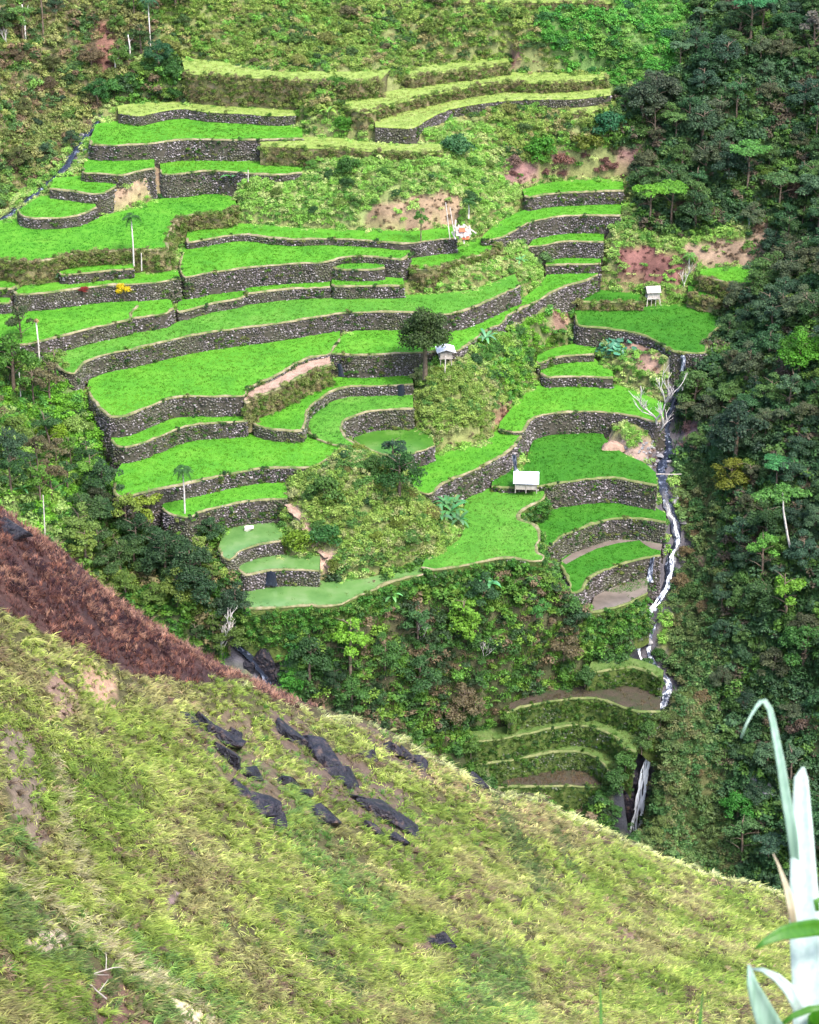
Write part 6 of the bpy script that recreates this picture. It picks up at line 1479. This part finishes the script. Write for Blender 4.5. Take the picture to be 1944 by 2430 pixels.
# trunks at the top left
for px, h_, lab, mt in (((178,160), 7.5, 'tall red-brown trunk rising out of view at the top left', 'bark'), ((105,180), 5.0, 'white slender trunk in the top left corner', 'palebark'), ((532,245), 3.2, 'thin pale trunk left of the tall upper palm', 'palebark'), ((472,310), 2.6, 'pale broken stem at the foot of the red landslip', 'palebark')):
    p = hitT(1, px); root = empty('bare_trunk', tuple(p)); tag(root, lab, 'tree')
    MB().tube([(0, 0, -.3), (.1, 0, h_ * .5), (-.05, 0, h_)], [.13, .10, .06], 7).build('trunk', M[mt], root, True)
    MB().tube([(.02, 0, h_ * .7), (.5, .1, h_ * .85), (.7, .1, h_ * .98)], [.05, .04, .015], 5).build('limb', M[mt], root, True)

# palms, bananas, taro
def frond(L, droop, w, seed, leaflets=16):
    r = random.Random(seed); V, F = [], []
    def at(t): return Vector((L * t * (1 - .25 * t * droop), 0, L * (.55 * t - droop * t * t)))
    for i in range(leaflets):
        t = .12 + .88 * i / (leaflets - 1); p = at(t); ln = w * math.sin(math.pi * min(.95, t * .85 + .1)) + .08
        for sgn in (-1, 1):
            e = p + Vector((.22 * L * .5, sgn * ln, -ln * .45 + r.uniform(-.05, .05))); b = len(V)
            V += [p + Vector((-.05, 0, 0)), p + Vector((.06, 0, 0)), e]; F.append((b, b+1, b+2))
    for i in range(6):
        a, c = at(i / 6), at((i + 1) / 6); b = len(V); V += [a + Vector((0, -.02, 0)), a + Vector((0, .02, 0)), c]; F.append((b, b+1, b+2))
    return mesh_np('frond', np.array([tuple(v) for v in V]), np.array(F))
FR = [frond(1.35, .8 + .15 * i, .42, 600 + i) for i in range(3)]
for f_ in FR: f_.materials.append(M['leaf_o'])
def palm(p, h_, lab, tint=(0.035,0.10,0.025), n=9, s=1.0, dead=False):
    root = empty('palm_tree', tuple(p)); tag(root, lab, 'palm')
    MB().tube([(0, 0, -.3), (.05, 0, h_ * .5), (0, 0, h_)], [.10, .08, .07], 8).build('trunk', M['palebark'], root, True)
    if not dead: MB().tube([(0, 0, h_ - .05), (0, 0, h_ + .35)], [.085, .05], 7).build('crownshaft', M['gloss_o'], root, True).color = (0.12, 0.3, 0.04, 1)
    for i in range(n):
        o = bpy.data.objects.new('frond', FR[i % 3]); COL.objects.link(o); o.parent = root; o.location = (0, 0, h_ + .25)
        o.rotation_euler = (0, random.uniform(-.35, .25) + (.9 if dead else 0), i * 2.4); o.scale = (s * random.uniform(.85, 1.15),) * 3; o.color = (*tint, 1)
palm(at_z(3, (548,390), ZT['p25'] + .2), 5.3, 'slender pale-trunked palm on the left terraces'); palm(at_z(5, (757,722), ZT['p34']), 4.7, 'slender palm standing in the lower left rice strip')
palm(hitT(3, (163,808)), 5.2, 'dead palm pole with a brown tuft at the left edge', (0.3,0.2,0.1), 6, .4, True)
palm(hitT(1, (617,222)), 6.6, 'tall thin palm at the top left', (0.03,0.09,0.04), 9, 1.15)
palm(at_z(4, (290,195), ZT['p9'] + 1.2), 1.6, 'short palm above the collapsed shed', (0.03,0.09,0.02), 8, .9)
palm(hitT(4, (1190,420)), 1.8, 'young palm right of the bare red slope', (0.10,0.24,0.05), 8, .8); palm(hitT(4, (1435,255)), 1.8, 'palm tuft in the forest above the bare slope', (0.05,0.16,0.07), 8, .95)
def banana_leaf(L, w, droop):
    V, F = [], []; n = 8
    for i in range(n + 1):
        t = i / n; p = Vector((L * t * .85, 0, L * (.75 * t - droop * t * t))); ww = w * (math.sin(math.pi * (t * .92 + .04)) ** .6)
        V += [tuple(p + Vector((0, -ww / 2, ww * .15))), tuple(p), tuple(p + Vector((0, ww / 2, ww * .15)))]
    for i in range(n):
        for j in range(2): F.append((i*3+j, i*3+j+1, (i+1)*3+j+1, (i+1)*3+j))
    return mesh_np('leaf', np.array(V), np.array(F), None, True)
BL = [banana_leaf(1.9, .42, .45), banana_leaf(1.7, .40, .7), banana_leaf(1.6, .38, .95)]
for b in BL: b.materials.append(M['gloss_o'])
def banana(p, s, lab, tint=(0.06,0.19,0.035), n=8, name='banana_plant', grp=None):
    root = empty(name, tuple(p), random.uniform(0, 6.28), s); tag(root, lab, 'banana plant', grp)
    MB().tube([(0, 0, -.3), (.05, 0, .6), (0, 0, 1.1)], [.13, .11, .07], 7).build('stem', M['gloss_o'], root, True).color = (0.2, 0.22, 0.08, 1)
    for i in range(n):
        o = bpy.data.objects.new('leaf', BL[i % 3]); COL.objects.link(o); o.parent = root; o.location = (0, 0, 1.0 + .03 * i); o.rotation_euler = (0, random.uniform(-.35, .15), i * 2.4); o.color = (*[c * random.uniform(.8, 1.25) for c in tint], 1)
BT = (0.06, 0.17, 0.06)
for i, (px, s) in enumerate((((175,780), 1.0), ((215,760), 1.15), ((250,790), .95), ((195,725), 1.0), ((235,720), 1.0))): banana(hitT(6, px), s, ['leftmost banana plant of the clump left of the hourglass paddy','tallest banana plant in the clump left of the hourglass paddy','banana plant at the right of the clump by the hourglass paddy','banana plant at the back left of the clump by the hourglass paddy','banana plant at the back right of the clump by the hourglass paddy'][i], BT, grp='banana clump beside the hourglass paddy')
for tile, px, s, lab, tt in ((1,(968,770),1.2,'big banana plant above the broad left paddy',(0.05,0.19,0.05)), (1,(925,780),.9,'smaller banana plant left of the big one above the broad left paddy',(0.03,0.12,0.03)), (8,(375,450),1.0,'banana plant below the front wall of the hourglass paddy',(0.09,0.26,0.10)), (8,(340,430),.85,'smaller banana plant left of the one under the hourglass paddy',(0.08,0.24,0.07)),
                         (8,(360,375),.7,'banana plant rooted in the wall of the hourglass paddy',(0.10,0.27,0.05)), (7,(915,490),.8,'banana plant under the right end of the lowest long paddy',(0.11,0.28,0.09)), (9,(290,345),.85,'palm-like plant above the abandoned terraces',(0.10,0.22,0.05)), (6,(360,40),.9,'banana plant on the bank below the long rice ribbon',(0.08,0.24,0.10)),
                         (1,(1345,490),.9,'light green banana plant right of the upper fallow terraces',(0.14,0.28,0.04)), (10,(120,60),.7,'banana leaves on the lower left slope',(0.10,0.24,0.06)), (4,(500,400),.6,'small banana plant on the bank above the long ribbon',(0.1,0.25,0.08))): banana(hitT(tile, px), s, lab, tt)
root = empty('taro_patch', tuple(hitT(6, (870,65)))); tag(root, 'dense patch of big blue-green taro leaves beside the pointed paddies', 'taro')
tb = MB(); tl = [(math.cos(a * .785) * .5, math.sin(a * .785) * .42, -.06 if a % 2 else 0) for a in range(8)]; tb.add([(0, 0, .05)] + tl, [(0, i + 1, (i + 1) % 8 + 1) for i in range(8)]); tlm = tb.mesh('leaf'); tlm.materials.append(M['gloss_o'])
o0 = np.array(root.location)
for i in range(95):
    q = T(6, [(RNG.normal(872, 36), RNG.normal(58, 20))])[0]; p = hit(q) - o0
    o = bpy.data.objects.new('leaf', tlm); COL.objects.link(o); o.parent = root; o.location = p + np.array([0, 0, RNG.uniform(.3, .9)]); o.rotation_euler = (RNG.normal(.35, .3), RNG.normal(0, .3), RNG.uniform(0, 6.28)); s = RNG.uniform(.55, 1.0); o.scale = (s, s, s)
    o.color = (*np.array((0.045, 0.16, 0.09)) * RNG.uniform(.7, 1.5), 1)

# ---------- the woods: each tree and larger shrub of the slopes ----------
LEVF = [('top right', 250), ('opposite the purple bank', 480), ('opposite the stilted shack', 740), ('opposite the large right-hand paddy', 930), ('opposite the leafless tree', 1120), ('opposite the fan-shaped paddy', 1320), ('opposite the split cascade', 1560), ('opposite the abandoned terraces', 1760), ('opposite the tall waterfall', 9999)]
def region(px):
    a = next(n for n, y in LEVF if px[1] < y); b = 'by the stream' if px[0] < 1660 else ('on the middle slope' if px[0] < 1800 else 'at the right edge')
    return f'{b}, {a}'
CQ = RNG.uniform([-75, 180], [78, 318], (30000, 2)); CG = ground(CQ[:, 0], CQ[:, 1]); CPX = project(np.column_stack([CQ, CG]))
_m = (CPX[:, 0] > -60) & (CPX[:, 0] < 2004) & (CPX[:, 1] > -60) & (CPX[:, 1] < np.interp(CPX[:, 0], SIL[:, 0], SIL[:, 1]) - 6) & keep_clear(CQ, 1.0)
for pl, _, kf in DIRT: _m &= ~inside(pl, CPX)
CQ, CG, CPX = CQ[_m], CG[_m], CPX[_m]; CZ = zone_of(CPX)
def wood(zone, n, keys, sizes, pal, mind, labf, group, name='broadleaf_tree', cat='tree', poly=None):
    zi_ = [i for i, z_ in enumerate(ZL) if z_[0] == zone][0]; got = 0
    for i in np.where(CZ == zi_)[0]:
        if got >= n: break
        q, zq_, px = CQ[i], CG[i], CPX[i]
        U = np.array(USED)
        if (((U - q) ** 2).sum(1) < mind ** 2).any(): continue
        if zone in ('cliff', 'gorge') and not keep_clear(q[None], 2.0)[0]: continue
        USED.append((q[0], q[1])); got += 1
        c = np.array(pal[RNG.integers(0, len(pal))]) * RNG.uniform(.75, 1.25); s = RNG.uniform(*sizes)
        e = c[1] / (c.sum() + 1e-9); hue = 'brownish' if c[0] > c[1] * 0.97 else 'olive' if c[0] > c[1] * 0.66 else 'grey-green' if c[2] > c[1] * 0.52 else 'deep green' if c[1] < 0.12 else 'fresh green'
        big = 'small' if s < sizes[0] + (sizes[1] - sizes[0]) * .35 else 'tall' if s > sizes[0] + (sizes[1] - sizes[0]) * .7 else 'middling'
        tree(keys[RNG.integers(0, len(keys))], (q[0], q[1], zq_ - .2), s, c, f'{big} {hue} ' + labf(px), group, name=name, cat=cat, wide=RNG.uniform(.9, 1.2))
    print(zone, name, got)
R5 = [f'round{i}' for i in range(5)]; B4 = [f'bush{i}' for i in range(4)]; L3 = [f'loose{i}' for i in range(3)]
wood('forest', 190, R5 + R5 + L3 + ['flat0'], (0.42, 0.95), [(0.042,0.11,0.042),(0.05,0.105,0.055),(0.065,0.135,0.045),(0.085,0.165,0.045),(0.085,0.115,0.06),(0.04,0.085,0.05),(0.085,0.10,0.05),(0.075,0.14,0.07)], 1.6, lambda p: 'forest tree ' + region(p), 'trees of the right forest slope')
wood('forest', 60, B4, (0.7, 1.3), [(0.06,0.13,0.03),(0.085,0.06,0.045),(0.04,0.09,0.04),(0.10,0.17,0.03)], 1.1, lambda p: 'forest shrub ' + region(p), 'shrubs of the right forest slope', 'shrub', 'shrub')
wood('bank', 22, B4, (0.5, 0.95), [(0.06,0.12,0.03),(0.10,0.14,0.04),(0.13,0.10,0.05)], 1.2, lambda p: 'bank bush ' + region(p), 'bushes on the right bank', 'shrub', 'shrub')
wood('cliff', 52, B4 + ['round0', 'round3', 'loose1'], (0.45, 0.95), [(0.045,0.11,0.035),(0.07,0.17,0.04),(0.11,0.21,0.04),(0.12,0.10,0.055),(0.035,0.08,0.035)], 1.3, lambda p: 'bush on the steep slope ' + ('under the murky paddies' if p[0] < 850 else 'under the banana clump' if p[0] < 1050 else 'under the hourglass paddy' if p[0] < 1250 else 'left of the split cascade') + (', upper part' if p[1] < 1500 else ', lower part'), 'bushes on the steep slope below the paddies', 'shrub', 'shrub')
wood('gorge', 14, B4, (0.5, 0.9), [(0.03,0.08,0.02),(0.05,0.13,0.03)], 1.3, lambda p: 'bush by the abandoned terraces ' + ('on the left' if p[0] < 1250 else 'near the waterfall'), 'bushes round the abandoned terraces', 'shrub', 'shrub')
wood('leftwood', 30, R5 + L3, (0.45, 0.85), [(0.035,0.08,0.03),(0.05,0.10,0.03),(0.09,0.15,0.03),(0.14,0.2,0.04)], 1.5, lambda p: 'tree in the lower left wood ' + ('above the burnt crest' if p[0] < 300 else 'near the murky paddies' if p[1] < 1400 else 'near the shaded waterfall'), 'trees of the lower left wood')
wood('leftslope', 46, B4 + L3, (0.5, 0.95), [(0.10,0.22,0.03),(0.06,0.16,0.03),(0.15,0.24,0.05),(0.04,0.10,0.03),(0.13,0.12,0.06)], 1.4, lambda p: 'shrub on the left slope ' + ('at the left edge' if p[0] < 110 else 'by the little left stream') + (', top' if p[1] < 930 else ', upper part' if p[1] < 1060 else ', lower part' if p[1] < 1180 else ', bottom'), 'shrubs on the left slope', 'shrub', 'shrub')
wood('upleft', 48, B4 + L3 + R5, (0.4, 0.8), [(0.05,0.10,0.03),(0.10,0.12,0.04),(0.13,0.10,0.055),(0.035,0.07,0.035),(0.08,0.16,0.03)], 1.6, lambda p: 'scrubby tree on the upper left slope ' + ('at the left edge' if p[0] < 120 else 'beside the red landslip' if p[0] < 260 else 'near the tall palm') + (', high up' if p[1] < 200 else ', lower down'), 'scrub trees on the upper left slope')
wood('hedge', 16, B4, (0.6, 1.0), [(0.03,0.09,0.02),(0.05,0.14,0.03),(0.09,0.16,0.03)], 1.0, lambda p: 'leafy bush in the hedge above the topmost bright paddy' + (', left half' if p[0] < 420 else ', right half'), 'bushes of the upper hedge', 'shrub', 'shrub')
wood('upper', 42, B4, (0.45, 1.0), [(0.07,0.13,0.03),(0.12,0.18,0.035),(0.17,0.19,0.05),(0.055,0.10,0.03),(0.13,0.12,0.06)], 1.8, lambda p: 'bush on the upper hillside ' + ('at left' if p[0] < 600 else 'at centre' if p[0] < 950 else 'at right') + (', near the top edge' if p[1] < 110 else ', above the fallow terraces' if p[1] < 230 else ', below the fallow terraces'), 'bushes on the upper hillside', 'shrub', 'shrub')
wood('lushtop', 14, B4, (0.5, 0.9), [(0.05,0.17,0.04),(0.03,0.10,0.04),(0.10,0.22,0.05)], 1.5, lambda p: 'fresh green bush in the bright gully at the top right', 'bushes of the bright gully', 'shrub', 'shrub')
wood('mid', 26, B4, (0.35, 0.8), [(0.07,0.17,0.03),(0.13,0.21,0.04),(0.04,0.10,0.03)], 1.6, lambda p: 'bush on the grassy slope above the middle terraces' + (', left half' if p[0] < 850 else ', right half'), 'bushes on the middle grassy slope', 'shrub', 'shrub')
wood('shrubknoll', 26, B4, (0.4, 0.85), [(0.06,0.14,0.03),(0.14,0.19,0.03),(0.035,0.09,0.03),(0.17,0.17,0.05)], 1.2, lambda p: 'shrub on the grassy knoll beside the pink path' + (', left flank' if p[0] < 860 else ', right flank'), 'shrubs of the shrubby knoll', 'shrub', 'shrub')
wood('knoll', 9, B4, (0.3, 0.55), [(0.10,0.15,0.02),(0.05,0.11,0.02)], 1.2, lambda p: 'small bush on the round knoll under the lone tree', 'bushes of the round knoll', 'shrub', 'shrub')
wood('slope17', 26, B4, (0.4, 0.75), [(0.06,0.16,0.03),(0.13,0.21,0.04),(0.035,0.09,0.03)], 1.1, lambda p: 'bush on the bank between the long ribbon and the pointed paddies', 'bushes of the bank under the long ribbon', 'shrub', 'shrub')
